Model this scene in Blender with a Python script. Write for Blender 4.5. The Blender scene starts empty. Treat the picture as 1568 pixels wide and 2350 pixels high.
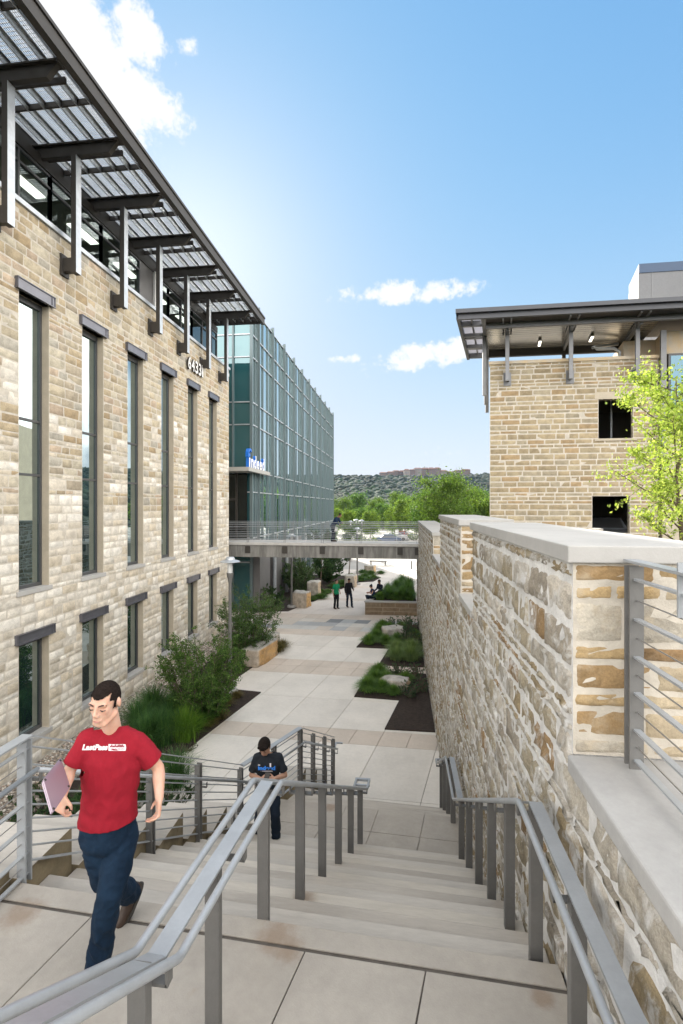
import bpy, bmesh, math, random
import numpy as np
from mathutils import Vector, Matrix, noise
R = math.radians
random.seed(7)
rng = np.random.default_rng(11)
C = bpy.context.scene.collection
SC = bpy.context.scene

# ---------------------------------------------------------------- camera, sky, sun, exposure
CZ = 6.3                       # eye height above the plaza paving
YAW = math.atan(133 / 1100)
cam = bpy.data.cameras.new('camera'); camo = bpy.data.objects.new('camera', cam); C.objects.link(camo)
camo.location = (0, 0, CZ); camo.rotation_euler = (R(90), 0, YAW)
cam.sensor_fit = 'HORIZONTAL'; cam.sensor_width = 36; cam.lens = 36 * 1100 / 1568
cam.shift_y = -15 / 1568; cam.clip_end = 6000; cam.clip_start = 0.05
SC.camera = camo

SUN_AZ, SUN_EL = R(25), R(26)          # azimuth measured from +Y towards -X
sdir = Vector((-math.sin(SUN_AZ) * math.cos(SUN_EL), math.cos(SUN_AZ) * math.cos(SUN_EL), math.sin(SUN_EL)))
sl = bpy.data.lights.new('sun', 'SUN'); sl.energy = 4.5; sl.angle = R(0.5); sl.color = (1, 0.93, 0.82)
so = bpy.data.objects.new('sun', sl); C.objects.link(so); so.rotation_euler = (-sdir).to_track_quat('-Z', 'Y').to_euler()

SC.view_settings.view_transform = 'Standard'; SC.view_settings.look = 'None'; SC.view_settings.gamma = 1
SC.view_settings.exposure = 1.33
SC.cycles.max_bounces = 7; SC.cycles.diffuse_bounces = 4; SC.cycles.glossy_bounces = 4
SC.cycles.transparent_max_bounces = 16; SC.cycles.caustics_reflective = False; SC.cycles.caustics_refractive = False
SC.cycles.sample_clamp_indirect = 6; SC.cycles.use_denoising = True

SKY_MUL = (0.64, 1.60, 3.1); HOR_AMT = 0.9; GLOW = 0.38; FILL = 18.0; TOPF = 7.0
def make_world():
    w = bpy.data.worlds.new('World'); SC.world = w; w.use_nodes = True
    nt = w.node_tree; N = nt.nodes; L = nt.links; N.clear()
    def nd(t, **k):
        n = N.new(t)
        for a, b in k.items(): setattr(n, a, b)
        return n
    def val(x, n, i):
        if isinstance(x, (int, float, tuple)): n.inputs[i].default_value = x
        else: L.new(x, n.inputs[i])
    def M(op, a, b=0.0, c=0.0, clamp=False):
        n = nd('ShaderNodeMath', operation=op, use_clamp=clamp)
        val(a, n, 0); val(b, n, 1)
        if op in ('MULTIPLY_ADD', 'SMOOTH_MIN', 'WRAP'): val(c, n, 2)
        return n.outputs[0]
    def mix(f, a, b):
        n = nd('ShaderNodeMix', data_type='RGBA'); val(f, n, 0); val(a, n, 6); val(b, n, 7); return n.outputs[2]
    def smooth(x, lo, hi):
        n = nd('ShaderNodeMapRange', interpolation_type='SMOOTHSTEP'); val(x, n, 0); n.inputs[1].default_value = lo; n.inputs[2].default_value = hi
        return n.outputs[0]
    sky = nd('ShaderNodeTexSky', sky_type='NISHITA', sun_disc=False); sky.sun_elevation = SUN_EL; sky.sun_rotation = -SUN_AZ
    sky.air_density = 1.0; sky.dust_density = 0.6; sky.ozone_density = 1.6; sky.altitude = 200
    geo = nd('ShaderNodeTexCoord'); D = geo.outputs['Generated']
    sep = nd('ShaderNodeSeparateXYZ'); L.new(D, sep.inputs[0]); X, Y, Z = sep.outputs
    # haze that whitens the sky towards the horizon and around the sun
    dot = nd('ShaderNodeVectorMath', operation='DOT_PRODUCT'); L.new(D, dot.inputs[0]); dot.inputs[1].default_value = tuple(sdir)
    sd = M('MAXIMUM', dot.outputs['Value'], 0.0)
    glow = M('ADD', M('MULTIPLY', M('POWER', sd, 32.0), 0.42), M('MULTIPLY', M('POWER', sd, 90.0), 1.2))
    hor = M('POWER', M('SUBTRACT', 1.0, M('MAXIMUM', Z, 0.0)), 3.6)
    # cloud cover on a plane high above (real cloud layer seen in perspective)
    zz = M('ADD', M('MAXIMUM', Z, 0.0), 0.12)
    cmb = nd('ShaderNodeCombineXYZ'); L.new(M('DIVIDE', X, zz), cmb.inputs[0]); L.new(M('DIVIDE', Y, zz), cmb.inputs[1])
    def nz(scale, det, rough, off, src=None):
        mp = nd('ShaderNodeMapping'); L.new(src or cmb.outputs[0], mp.inputs[0]); mp.inputs[1].default_value = off
        n = nd('ShaderNodeTexNoise'); n.inputs['Scale'].default_value = scale; n.inputs['Detail'].default_value = det; n.inputs['Roughness'].default_value = rough
        L.new(mp.outputs[0], n.inputs[0]); return n.outputs[0]
    n2 = nz(14.0, 9, 0.62, (0.3, 2.1, 0.7), D)
    ns = nz(3.2, 4, 0.6, (5.3, 1.1, 0.7), D)
    n3 = nz(48.0, 7, 0.65, (1.3, 0.2, 4.1), D)
    det = M('ADD', M('ADD', M('MULTIPLY', M('SUBTRACT', n2, 0.5), 1.1), M('MULTIPLY', M('SUBTRACT', n3, 0.5), 0.9)), M('MULTIPLY', M('SUBTRACT', ns, 0.5), 0.6))
    def blob(az, el, rx, ry, amp=1.0, rot=0.0):
        # soft elliptical region of the sky dome (az from +Y to +X, degrees)
        a, e = R(az), R(el)
        c = Vector((math.sin(a) * math.cos(e), math.cos(a) * math.cos(e), math.sin(e)))
        r0 = Vector((math.cos(a), -math.sin(a), 0)); u0 = r0.cross(c)
        r = r0 * math.cos(rot) + u0 * math.sin(rot); u = u0 * math.cos(rot) - r0 * math.sin(rot)
        def dt(v):
            n = nd('ShaderNodeVectorMath', operation='DOT_PRODUCT'); L.new(D, n.inputs[0]); n.inputs[1].default_value = tuple(v); return n.outputs['Value']
        q = M('ADD', M('POWER', M('DIVIDE', dt(r), math.tan(R(rx))), 2.0), M('POWER', M('DIVIDE', dt(u), math.tan(R(ry))), 2.0))
        front = M('GREATER_THAN', dt(c), 0.3)
        return M('ADD', M('MULTIPLY', M('MULTIPLY', M('SUBTRACT', 1.0, q), amp), front), M('MULTIPLY', M('SUBTRACT', 1.0, front), -9.0))
    tot = None
    for b in CLOUDS:
        x = blob(*b)
        x = M('MAXIMUM', x, -1.0)
        tot = x if tot is None else M('MAXIMUM', tot, x)
    cl = smooth(M('ADD', tot, M('MULTIPLY', det, 2.6)), 0.0, 0.85)
    # added bright cloud fill kept out of view (behind, overhead, far right) to lift shade
    away = M('MAXIMUM', M('MAXIMUM', smooth(Y, 0.15, -0.1), smooth(Z, 0.76, 0.86)), smooth(X, 0.485, 0.55)); topf = smooth(Z, 0.62, 0.80)
    back = M('MULTIPLY', M('MULTIPLY', away, smooth(nz(2.6, 6, 0.6, (3.1, 0.2, 0), D), 0.30, 0.50)), smooth(Z, -0.02, 0.06))
    skc = nd('ShaderNodeVectorMath', operation='MULTIPLY'); L.new(sky.outputs[0], skc.inputs[0]); skc.inputs[1].default_value = SKY_MUL
    den = nd('ShaderNodeVectorMath', operation='MULTIPLY_ADD'); L.new(skc.outputs[0], den.inputs[0]); den.inputs[1].default_value = (1 / 4.2, 1 / 3.9, 1 / 4.6); den.inputs[2].default_value = (1, 1, 1)
    dv = nd('ShaderNodeVectorMath', operation='DIVIDE'); L.new(skc.outputs[0], dv.inputs[0]); L.new(den.outputs[0], dv.inputs[1]); skc = dv
    base = mix(M('ADD', M('MULTIPLY', hor, HOR_AMT, clamp=True), 0.045, clamp=True), skc.outputs[0], (3.35, 3.5, 3.75, 1))
    g = nd('ShaderNodeVectorMath', operation='SCALE'); g.inputs[0].default_value = (GLOW, GLOW, GLOW); L.new(glow, g.inputs[3])
    ad = nd('ShaderNodeVectorMath', operation='ADD'); L.new(base, ad.inputs[0]); L.new(g.outputs[0], ad.inputs[1])
    out = mix(M('MULTIPLY', cl, 0.9), ad.outputs[0], (4.2, 4.15, 4.1, 1)); out = mix(back, out, mix(topf, (FILL, FILL * 0.96, FILL * 0.91, 1), (TOPF, TOPF, TOPF, 1)))
    bg = nd('ShaderNodeBackground'); L.new(out, bg.inputs[0]); bg.inputs[1].default_value = 0.105
    o = nd('ShaderNodeOutputWorld'); L.new(bg.outputs[0], o.inputs[0])
def skyaz(u, v):
    r = (u - 784) / 1100; az = math.degrees(math.atan(r)) - math.degrees(YAW); el = math.degrees(math.atan((1160 - v) / 1100 / math.sqrt(1 + r * r)))
    return az, el
CLOUDS = []
for (u, v, rx, ry, amp, rot) in ((150, 40, 10, 3.9, 1.5, -0.75), (235, 150, 5, 3.0, 1.2, -0.7), (325, 218, 5.0, 2.2, 1.2, -0.35), (318, 85, 3.2, 2.4, 1.15, -0.6), (432, 112, 1.1, 0.8, 0.55, 0),
                                 (925, 672, 7.4, 1.25, 0.85, 0.0), (985, 812, 7.6, 1.6, 0.85, 0.12), (795, 822, 2.6, 0.6, 0.7, 0.1), (812, 790, 1.0, .5, .55, 0),
                                 (1010, 1040, 5, .7, .35, 0)):
    az, el = skyaz(u, v); CLOUDS.append((az, el, rx, ry, amp, rot))
CLOUDS += [(80, 20, 14, 5, 1.2, 0.1), (120, 35, 20, 8, 1.3, 0.2), (60, 50, 8, 3, 1.0, 0)]
make_world()

# ---------------------------------------------------------------- helpers
ca, sa = math.cos(YAW), math.sin(YAW)
def at(u, v, t):
    """a point t metres deep along the lens axis (measurement taken from the survey grid)"""
    r = (u - 784) / 1100
    return Vector(((r * ca - sa) * t, (r * sa + ca) * t, CZ + (1160 - v) / 1100 * t))
def tag(o, label=None, cat=None, group=None, kind=None):
    if label: o['label'] = label
    if cat: o['category'] = cat
    if group: o['group'] = group
    if kind: o['kind'] = kind
    return o
def thing(name, label, cat, loc=(0, 0, 0), group=None, rz=0):
    o = bpy.data.objects.new(name, None); C.objects.link(o); o.location = loc; o.rotation_euler = (0, 0, rz)
    o.empty_display_size = 0.2
    return tag(o, label, cat, group)
def origin(o):
    p = Vector((0, 0, 0))
    while o is not None: p += Vector(o.location); o = o.parent
    return p
class MB:
    """collects faces in world coordinates and links them as one mesh object"""
    def __init__(s): s.v = []; s.f = []; s.m = []
    def add(s, vs, fs, mi=0):
        b = len(s.v); s.v += [tuple(p) for p in vs]; s.f += [tuple(b + i for i in f) for f in fs]; s.m += [mi] * len(fs); return s
    def quad(s, a, b, c, d, mi=0): return s.add([a, b, c, d], [(0, 1, 2, 3)], mi)
    def box(s, x0, x1, y0, y1, z0, z1, mi=0):
        return s.hexa([(x0, y0, z0), (x1, y0, z0), (x1, y1, z0), (x0, y1, z0)], [(x0, y0, z1), (x1, y0, z1), (x1, y1, z1), (x0, y1, z1)], mi)
    def hexa(s, lo, hi, mi=0):
        return s.add(list(lo) + list(hi), [(3, 2, 1, 0), (4, 5, 6, 7), (0, 1, 5, 4), (1, 2, 6, 5), (2, 3, 7, 6), (3, 0, 4, 7)], mi)
    def prism(s, pts, z0, z1, mi=0):
        n = len(pts)
        if sum(pts[i][0] * pts[(i + 1) % n][1] - pts[(i + 1) % n][0] * pts[i][1] for i in range(n)) < 0: pts = pts[::-1]
        lo = [(p[0], p[1], z0) for p in pts]; hi = [(p[0], p[1], z1) for p in pts]
        return s.add(lo + hi, [tuple(range(n))[::-1], tuple(range(n, 2 * n))] + [(i, (i + 1) % n, n + (i + 1) % n, n + i) for i in range(n)], mi)
    def bar(s, a, b, w, h, up=(0, 0, 1), mi=0):
        """rectangular bar from a to b; w across, h along up"""
        a = Vector(a); b = Vector(b); d = (b - a).normalized(); u = Vector(up)
        sd = d.cross(u)
        if sd.length < 1e-4: sd = d.cross(Vector((1, 0, 0)))
        sd.normalize(); u = sd.cross(d).normalized()
        o = [sd * x * w / 2 + u * y * h / 2 for x, y in ((-1, -1), (1, -1), (1, 1), (-1, 1))]
        return s.add([a + q for q in o] + [b + q for q in o], [(0, 1, 2, 3), (7, 6, 5, 4), (4, 5, 1, 0), (5, 6, 2, 1), (6, 7, 3, 2), (7, 4, 0, 3)], mi)
    def tube(s, pts, r, n=10, mi=0, cap=True):
        pts = [Vector(p) for p in pts]; rs = r if isinstance(r, (list, tuple)) else [r] * len(pts)
        rings = []; prev = None
        for i, p in enumerate(pts):
            d = (pts[min(i + 1, len(pts) - 1)] - pts[max(i - 1, 0)])
            d = d.normalized() if d.length > 1e-9 else Vector((0, 0, 1))
            if prev is None: a = d.orthogonal().normalized()
            else:
                a = prev - d * prev.dot(d); a = a.normalized() if a.length > 1e-6 else d.orthogonal().normalized()
            prev = a; b = d.cross(a)
            rings.append([p + (a * math.cos(k * 2 * math.pi / n) + b * math.sin(k * 2 * math.pi / n)) * rs[i] for k in range(n)])
        vs = [q for rg in rings for q in rg]; fs = []
        for i in range(len(pts) - 1):
            for k in range(n): fs.append((i * n + k, i * n + (k + 1) % n, (i + 1) * n + (k + 1) % n, (i + 1) * n + k))
        if cap: fs.append(tuple(range(n))[::-1]); fs.append(tuple((len(pts) - 1) * n + k for k in range(n)))
        return s.add(vs, fs, mi)
    def lathe(s, c, prof, n=20, mi=0):
        c = Vector(c); vs = [c + Vector((r * math.cos(k * 2 * math.pi / n), r * math.sin(k * 2 * math.pi / n), z)) for r, z in prof for k in range(n)]
        fs = [(i * n + k, i * n + (k + 1) % n, (i + 1) * n + (k + 1) % n, (i + 1) * n + k) for i in range(len(prof) - 1) for k in range(n)]
        return s.add(vs, fs, mi)
    def build(s, name, mats, parent=None, smooth=False, kind=None, bevel=0):
        o3 = origin(parent)
        me = bpy.data.meshes.new(name); me.from_pydata([(p[0] - o3.x, p[1] - o3.y, p[2] - o3.z) for p in s.v], [], s.f)
        for m in (mats if isinstance(mats, (list, tuple)) else [mats]): me.materials.append(m)
        me.polygons.foreach_set('material_index', s.m)
        if smooth: me.polygons.foreach_set('use_smooth', [True] * len(me.polygons))
        me.update()
        o = bpy.data.objects.new(name, me); C.objects.link(o); o.parent = parent
        if kind: o['kind'] = kind
        if smooth == 'auto':
            md = o.modifiers.new('es', 'EDGE_SPLIT'); md.split_angle = R(40)
        if bevel:
            md = o.modifiers.new('bv', 'BEVEL'); md.width = bevel; md.segments = 2; md.limit_method = 'ANGLE'
        return o
def np_mesh(name, V, F, mats, parent=None, tint=None, smooth=False, kind=None, face_tint=None, world=False):
    """V (n,3) float, F (m,k) int; tint (n,3) per vertex"""
    V = np.asarray(V, dtype=np.float64)
    if world and parent is not None:
        V = V - np.array(origin(parent))
    me = bpy.data.meshes.new(name); k = F.shape[1]
    me.vertices.add(len(V)); me.vertices.foreach_set('co', np.ascontiguousarray(V, dtype=np.float32).ravel())
    me.loops.add(F.size); me.loops.foreach_set('vertex_index', np.ascontiguousarray(F, dtype=np.int32).ravel())
    me.polygons.add(len(F)); me.polygons.foreach_set('loop_start', np.arange(0, F.size, k, dtype=np.int32))
    try: me.polygons.foreach_set('loop_total', np.full(len(F), k, dtype=np.int32))
    except Exception: pass
    for m in (mats if isinstance(mats, (list, tuple)) else [mats]): me.materials.append(m)
    me.polygons.foreach_set('use_smooth', np.full(len(F), bool(smooth)))
    if tint is not None:
        at_ = me.attributes.new('tint', 'FLOAT_COLOR', 'POINT')
        at_.data.foreach_set('color', np.concatenate([tint, np.ones((len(V), 1))], axis=1).astype(np.float32).ravel())
    me.update(calc_edges=True); me.validate()
    o = bpy.data.objects.new(name, me); C.objects.link(o); o.parent = parent
    if kind: o['kind'] = kind
    return o
def copy_tree(o, loc=None, rz=None, label=None, scale=None, parent=None):
    c = o.copy(); C.objects.link(c); c.parent = parent
    if loc is not None: c.location = loc
    if rz is not None: c.rotation_euler = (0, 0, rz)
    if scale is not None: c.scale = (scale,) * 3 if isinstance(scale, (int, float)) else scale
    if label: c['label'] = label
    for ch in list(o.children): copy_tree(ch, parent=c)
    return c

# ---------------------------------------------------------------- materials
def mat(name, col, rough=0.6, metal=0.0, var=0.0, vscale=3.0, col2=None, bump=0.0, bscale=30.0, attr=False, spec=0.5, trans=0.0,
        stretch=None, stain=None, coat=0.0, ior=None, fine=0.0):
    m = bpy.data.materials.new(name); m.use_nodes = True; nt = m.node_tree; N = nt.nodes; L = nt.links
    b = N['Principled BSDF']; b.inputs['Roughness'].default_value = rough; b.inputs['Metallic'].default_value = metal
    b.inputs['Specular IOR Level'].default_value = spec
    if coat: b.inputs['Coat Weight'].default_value = coat
    if ior: b.inputs['IOR'].default_value = ior
    tc = N.new('ShaderNodeTexCoord'); co = tc.outputs['Object']
    if stretch:
        mp = N.new('ShaderNodeMapping'); L.new(co, mp.inputs[0]); mp.inputs[3].default_value = stretch; co = mp.outputs[0]
    cur = None
    if attr:
        a = N.new('ShaderNodeAttribute'); a.attribute_name = 'tint'; cur = a.outputs['Color']
        if col is not None:
            mm = N.new('ShaderNodeMix'); mm.data_type = 'RGBA'; mm.blend_type = 'MULTIPLY'; mm.inputs[0].default_value = 1
            L.new(cur, mm.inputs[6]); mm.inputs[7].default_value = (*col, 1); cur = mm.outputs[2]
    def noise_(scale, det=5, rg=0.6, src=None):
        n = N.new('ShaderNodeTexNoise'); n.inputs['Scale'].default_value = scale; n.inputs['Detail'].default_value = det; n.inputs['Roughness'].default_value = rg
        L.new(src or co, n.inputs[0]); return n.outputs[0]
    def ramp(x, lo, hi):
        n = N.new('ShaderNodeMapRange'); n.interpolation_type = 'SMOOTHSTEP'; L.new(x, n.inputs[0]); n.inputs[1].default_value = lo; n.inputs[2].default_value = hi; return n.outputs[0]
    def mixc(f, a, bcol, mode='MIX'):
        n = N.new('ShaderNodeMix'); n.data_type = 'RGBA'; n.blend_type = mode
        if isinstance(f, float): n.inputs[0].default_value = f
        else: L.new(f, n.inputs[0])
        for i, x in ((6, a), (7, bcol)):
            if isinstance(x, tuple): n.inputs[i].default_value = (*x[:3], 1)
            else: L.new(x, n.inputs[i])
        return n.outputs[2]
    if cur is None: cur = tuple(col)
    if var:
        c2 = col2 if col2 is not None else tuple(max(0, x * (1 - var)) for x in (col if col is not None else (0.5, 0.5, 0.5)))
        if attr:
            cur = mixc(ramp(noise_(vscale), 0.35, 0.7), cur, mixc(1.0, cur, (1 - var,) * 3 if col2 is None else col2, 'MULTIPLY'))
        else:
            cur = mixc(ramp(noise_(vscale), 0.32, 0.68), cur, c2)
    if fine:
        n = noise_(vscale * 12, 3, 0.7)
        v = N.new('ShaderNodeMapRange'); L.new(n, v.inputs[0]); v.inputs[1].default_value = 0.3; v.inputs[2].default_value = 0.7; v.inputs[3].default_value = 1 - fine; v.inputs[4].default_value = 1 + fine
        h = N.new('ShaderNodeVectorMath'); h.operation = 'SCALE'
        if isinstance(cur, tuple): h.inputs[0].default_value = cur[:3]
        else: L.new(cur, h.inputs[0])
        L.new(v.outputs[0], h.inputs[3]); cur = h.outputs[0]
    if stain:
        sc, lo, hi, scol = stain
        cur = mixc(ramp(noise_(sc, 6, 0.65), lo, hi), cur, scol)
    if isinstance(cur, tuple): b.inputs['Base Color'].default_value = (*cur[:3], 1)
    else: L.new(cur, b.inputs['Base Color'])
    if bump:
        bp = N.new('ShaderNodeBump'); bp.inputs['Strength'].default_value = min(1, bump); bp.inputs['Distance'].default_value = 0.02 * max(1, bump)
        L.new(noise_(bscale, 6, 0.65), bp.inputs['Height']); L.new(bp.outputs[0], b.inputs['Normal'])
    if trans:
        t = N.new('ShaderNodeBsdfTranslucent'); ms = N.new('ShaderNodeMixShader'); ms.inputs[0].default_value = trans
        if isinstance(cur, tuple): t.inputs[0].default_value = (*cur[:3], 1)
        else:
            g = mixc(1.0, cur, (1.25, 1.35, 0.6), 'MULTIPLY'); L.new(g, t.inputs[0])
        out = [n for n in N if n.type == 'OUTPUT_MATERIAL'][0]
        L.new(b.outputs[0], ms.inputs[1]); L.new(t.outputs[0], ms.inputs[2]); L.new(ms.outputs[0], out.inputs[0])
    return m
def glassmat(name, dark=(0.015, 0.03, 0.03), tintc=(0.75, 0.9, 0.92), f0=0.16, clear=0.0, rough=0.01):
    m = bpy.data.materials.new(name); m.use_nodes = True; nt = m.node_tree; N = nt.nodes; L = nt.links; N.clear()
    g = N.new('ShaderNodeBsdfGlossy'); g.inputs[0].default_value = (*tintc, 1); g.inputs[1].default_value = rough
    d = N.new('ShaderNodeBsdfDiffuse'); d.inputs[0].default_value = (*dark, 1)
    inner = d.outputs[0]
    if clear:
        t = N.new('ShaderNodeBsdfTransparent'); t.inputs[0].default_value = (0.6, 0.75, 0.72, 1)
        mx = N.new('ShaderNodeMixShader'); mx.inputs[0].default_value = clear; L.new(inner, mx.inputs[1]); L.new(t.outputs[0], mx.inputs[2]); inner = mx.outputs[0]
    lw = N.new('ShaderNodeLayerWeight'); lw.inputs[0].default_value = 0.5
    p = N.new('ShaderNodeMath'); p.operation = 'POWER'; L.new(lw.outputs['Facing'], p.inputs[0]); p.inputs[1].default_value = 3.5
    q = N.new('ShaderNodeMath'); q.operation = 'MULTIPLY_ADD'; L.new(p.outputs[0], q.inputs[0]); q.inputs[1].default_value = 1 - f0; q.inputs[2].default_value = f0; q.use_clamp = True
    # slight waviness of real panes
    tc = N.new('ShaderNodeTexCoord'); n = N.new('ShaderNodeTexNoise'); n.inputs['Scale'].default_value = 0.8; n.inputs['Detail'].default_value = 1; L.new(tc.outputs['Object'], n.inputs[0])
    bp = N.new('ShaderNodeBump'); bp.inputs['Strength'].default_value = 0.25; bp.inputs['Distance'].default_value = 0.02; L.new(n.outputs[0], bp.inputs['Height']); L.new(bp.outputs[0], g.inputs['Normal'])
    mx = N.new('ShaderNodeMixShader'); L.new(q.outputs[0], mx.inputs[0]); L.new(inner, mx.inputs[1]); L.new(g.outputs[0], mx.inputs[2])
    o = N.new('ShaderNodeOutputMaterial'); L.new(mx.outputs[0], o.inputs[0]); return m
def emat(name, col, s):
    m = bpy.data.materials.new(name); m.use_nodes = True; b = m.node_tree.nodes['Principled BSDF']
    b.inputs['Base Color'].default_value = (*col, 1); b.inputs['Emission Color'].default_value = (*col, 1); b.inputs['Emission Strength'].default_value = s; return m

MT = {}
MT['stone'] = mat('ashlar_stone', (1, 1, 1), 0.9, attr=True, var=0.28, vscale=5, bump=0.9, bscale=28, fine=0.16, stain=(1.6, 0.62, 0.85, (0.36, 0.29, 0.19)))
MT['mortar'] = mat('mortar', (0.58, 0.53, 0.45), 0.95, var=0.2, vscale=8, bump=0.4, bscale=60)
MT['stone_smooth'] = mat('sawn_limestone', (0.50, 0.44, 0.34), 0.85, var=0.14, vscale=2.5, fine=0.05, bump=0.15, bscale=60)
MT['metal'] = mat('grey_painted_steel', (0.20, 0.205, 0.215), 0.45, 0.2, var=0.12, vscale=4, fine=0.03)
MT['metal_dark'] = mat('dark_bronze_steel', (0.042, 0.037, 0.032), 0.6, 0.0, var=0.15, vscale=3)
MT['rail'] = mat('rail_paint', (0.36, 0.38, 0.40), 0.38, 0.25, var=0.12, vscale=5, fine=0.03, bump=0.03, bscale=200)
MT['rail_post'] = mat('rail_post_paint', (0.165, 0.162, 0.155), 0.5, 0.15, var=0.15, vscale=6, fine=0.04)
MT['cable'] = mat('steel_cable', (0.34, 0.33, 0.32), 0.35, 0.7)
MT['galv'] = mat('galvanised_steel', (0.50, 0.53, 0.56), 0.4, 0.5, var=0.15, vscale=6)
MT['concrete'] = mat('landing_concrete', (0.41, 0.375, 0.328), 0.88, var=0.16, vscale=1.3, fine=0.05, bump=0.18, bscale=90, stain=(2.2, 0.66, 0.85, (0.33, 0.27, 0.20)))
MT['step'] = mat('step_concrete', (0.51, 0.475, 0.425), 0.88, var=0.2, vscale=1.6, fine=0.06, bump=0.2, bscale=70, stretch=(0.35, 2.2, 1), stain=(1.5, 0.64, 0.9, (0.33, 0.28, 0.22)))
MT['slab'] = mat('paving_slab', (1, 1, 1), 0.88, attr=True, var=0.12, vscale=0.9, fine=0.045, bump=0.12, bscale=80, stain=(0.8, 0.66, 0.95, (0.36, 0.33, 0.29)))
MT['joint'] = mat('joint_filler', (0.13, 0.115, 0.10), 0.95, var=0.3, vscale=10)
MT['coping'] = mat('coping_limestone', (0.41, 0.40, 0.38), 0.85, var=0.1, vscale=1.8, fine=0.03, bump=0.12, bscale=60)
MT['coping_warm'] = mat('warm_limestone', (0.60, 0.47, 0.30), 0.85, var=0.18, vscale=3, col2=(0.55, 0.49, 0.40), fine=0.04, bump=0.2, bscale=40)
MT['bridge'] = mat('board_formed_concrete', (0.27, 0.265, 0.25), 0.9, var=0.45, vscale=2.2, stretch=(2.4, 2.4, 0.35), fine=0.08, bump=0.3, bscale=30)
MT['soil'] = mat('bark_mulch', (0.045, 0.030, 0.022), 0.95, var=0.5, vscale=12, fine=0.4, bump=1.0, bscale=60)
MT['gravel'] = mat('river_gravel', (0.34, 0.30, 0.25), 0.9, var=0.75, vscale=14, fine=0.5, bump=1.5, bscale=24)
MT['asphalt'] = mat('pale_road', (0.42, 0.40, 0.37), 0.9, var=0.12, vscale=0.4, fine=0.05)
MT['glass'] = glassmat('window_glass', (0.012, 0.028, 0.028), (0.80, 0.93, 0.95), 0.42)
MT['glass_curtain'] = glassmat('curtain_wall_glass', (0.03, 0.09, 0.11), (0.92, 1.0, 1.0), 0.66)
MT['glass_dark'] = glassmat('sky_tinted_glass', (0.02, 0.09, 0.14), (0.55, 0.8, 0.95), 0.14)  # blue base colour stands in for reflected sky
MT['glass_teal'] = glassmat('teal_return_glass', (0.02, 0.085, 0.095), (0.55, 0.75, 0.8), 0.22)
MT['roof_edge'] = mat('roof_edge_steel', (0.062, 0.066, 0.078), 0.45, 0.1, var=0.1, vscale=3)
MT['glass_clear'] = glassmat('clear_office_glass', (0.01, 0.02, 0.02), (0.8, 0.9, 0.9), 0.06, clear=0.85)
MT['frame'] = mat('window_frame', (0.085, 0.088, 0.092), 0.45, 0.3)
MT['lintel'] = mat('steel_lintel', (0.14, 0.14, 0.16), 0.27, 0.4, var=0.15, vscale=5)
MT['mullion'] = mat('curtain_mullion', (0.14, 0.185, 0.195), 0.4, 0.3)
MT['leaf'] = mat('leaf', None, 0.55, attr=True, trans=0.38, spec=0.12)
MT['blade'] = mat('grass_blade', None, 0.5, attr=True, trans=0.3, spec=0.15)
MT['bark'] = mat('bark', (0.16, 0.12, 0.085), 0.9, var=0.4, vscale=10, bump=0.6, bscale=40)
MT['white'] = mat('white_paint', (0.75, 0.75, 0.74), 0.5)
MT['interior'] = mat('office_interior', (0.22, 0.20, 0.17), 0.9)
MT['panel'] = mat('grey_wall_panel', (0.145, 0.14, 0.138), 0.5, 0.1, var=0.12, vscale=1.2)

def add_spots(m, spots):
    nt = m.node_tree; N = nt.nodes; L = nt.links; b = N['Principled BSDF']; src = b.inputs['Base Color'].links[0].from_socket
    g = N.new('ShaderNodeNewGeometry'); acc = None
    nz = N.new('ShaderNodeTexNoise'); nz.inputs['Scale'].default_value = 9; nz.inputs['Detail'].default_value = 8; nz.inputs['Roughness'].default_value = 0.75; L.new(g.outputs['Position'], nz.inputs[0])
    for (x, y, z, r) in spots:
        d = N.new('ShaderNodeVectorMath'); d.operation = 'DISTANCE'; L.new(g.outputs['Position'], d.inputs[0]); d.inputs[1].default_value = (x, y, z)
        q = N.new('ShaderNodeMapRange'); L.new(d.outputs['Value'], q.inputs[0]); q.inputs[1].default_value = r; q.inputs[2].default_value = 0.02; q.inputs[3].default_value = 0; q.inputs[4].default_value = 1
        if acc is None: acc = q.outputs[0]
        else:
            mx = N.new('ShaderNodeMath'); mx.operation = 'MAXIMUM'; L.new(acc, mx.inputs[0]); L.new(q.outputs[0], mx.inputs[1]); acc = mx.outputs[0]
    a = N.new('ShaderNodeMath'); a.operation = 'ADD'; L.new(acc, a.inputs[0]); L.new(nz.outputs[0], a.inputs[1])
    r = N.new('ShaderNodeMapRange'); r.interpolation_type = 'SMOOTHSTEP'; L.new(a.outputs[0], r.inputs[0]); r.inputs[1].default_value = 0.80; r.inputs[2].default_value = 1.45; r.inputs[4].default_value = 0.5
    k = N.new('ShaderNodeMath'); k.operation = 'MULTIPLY'; L.new(r.outputs[0], k.inputs[0])
    st = N.new('ShaderNodeMath'); st.operation = 'GREATER_THAN'; L.new(acc, st.inputs[0]); st.inputs[1].default_value = 0.001; L.new(st.outputs[0], k.inputs[1])
    mx = N.new('ShaderNodeMix'); mx.data_type = 'RGBA'; L.new(k.outputs[0], mx.inputs[0]); L.new(src, mx.inputs[6]); mx.inputs[7].default_value = (0.20, 0.115, 0.055, 1); L.new(mx.outputs[2], b.inputs['Base Color'])
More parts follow.
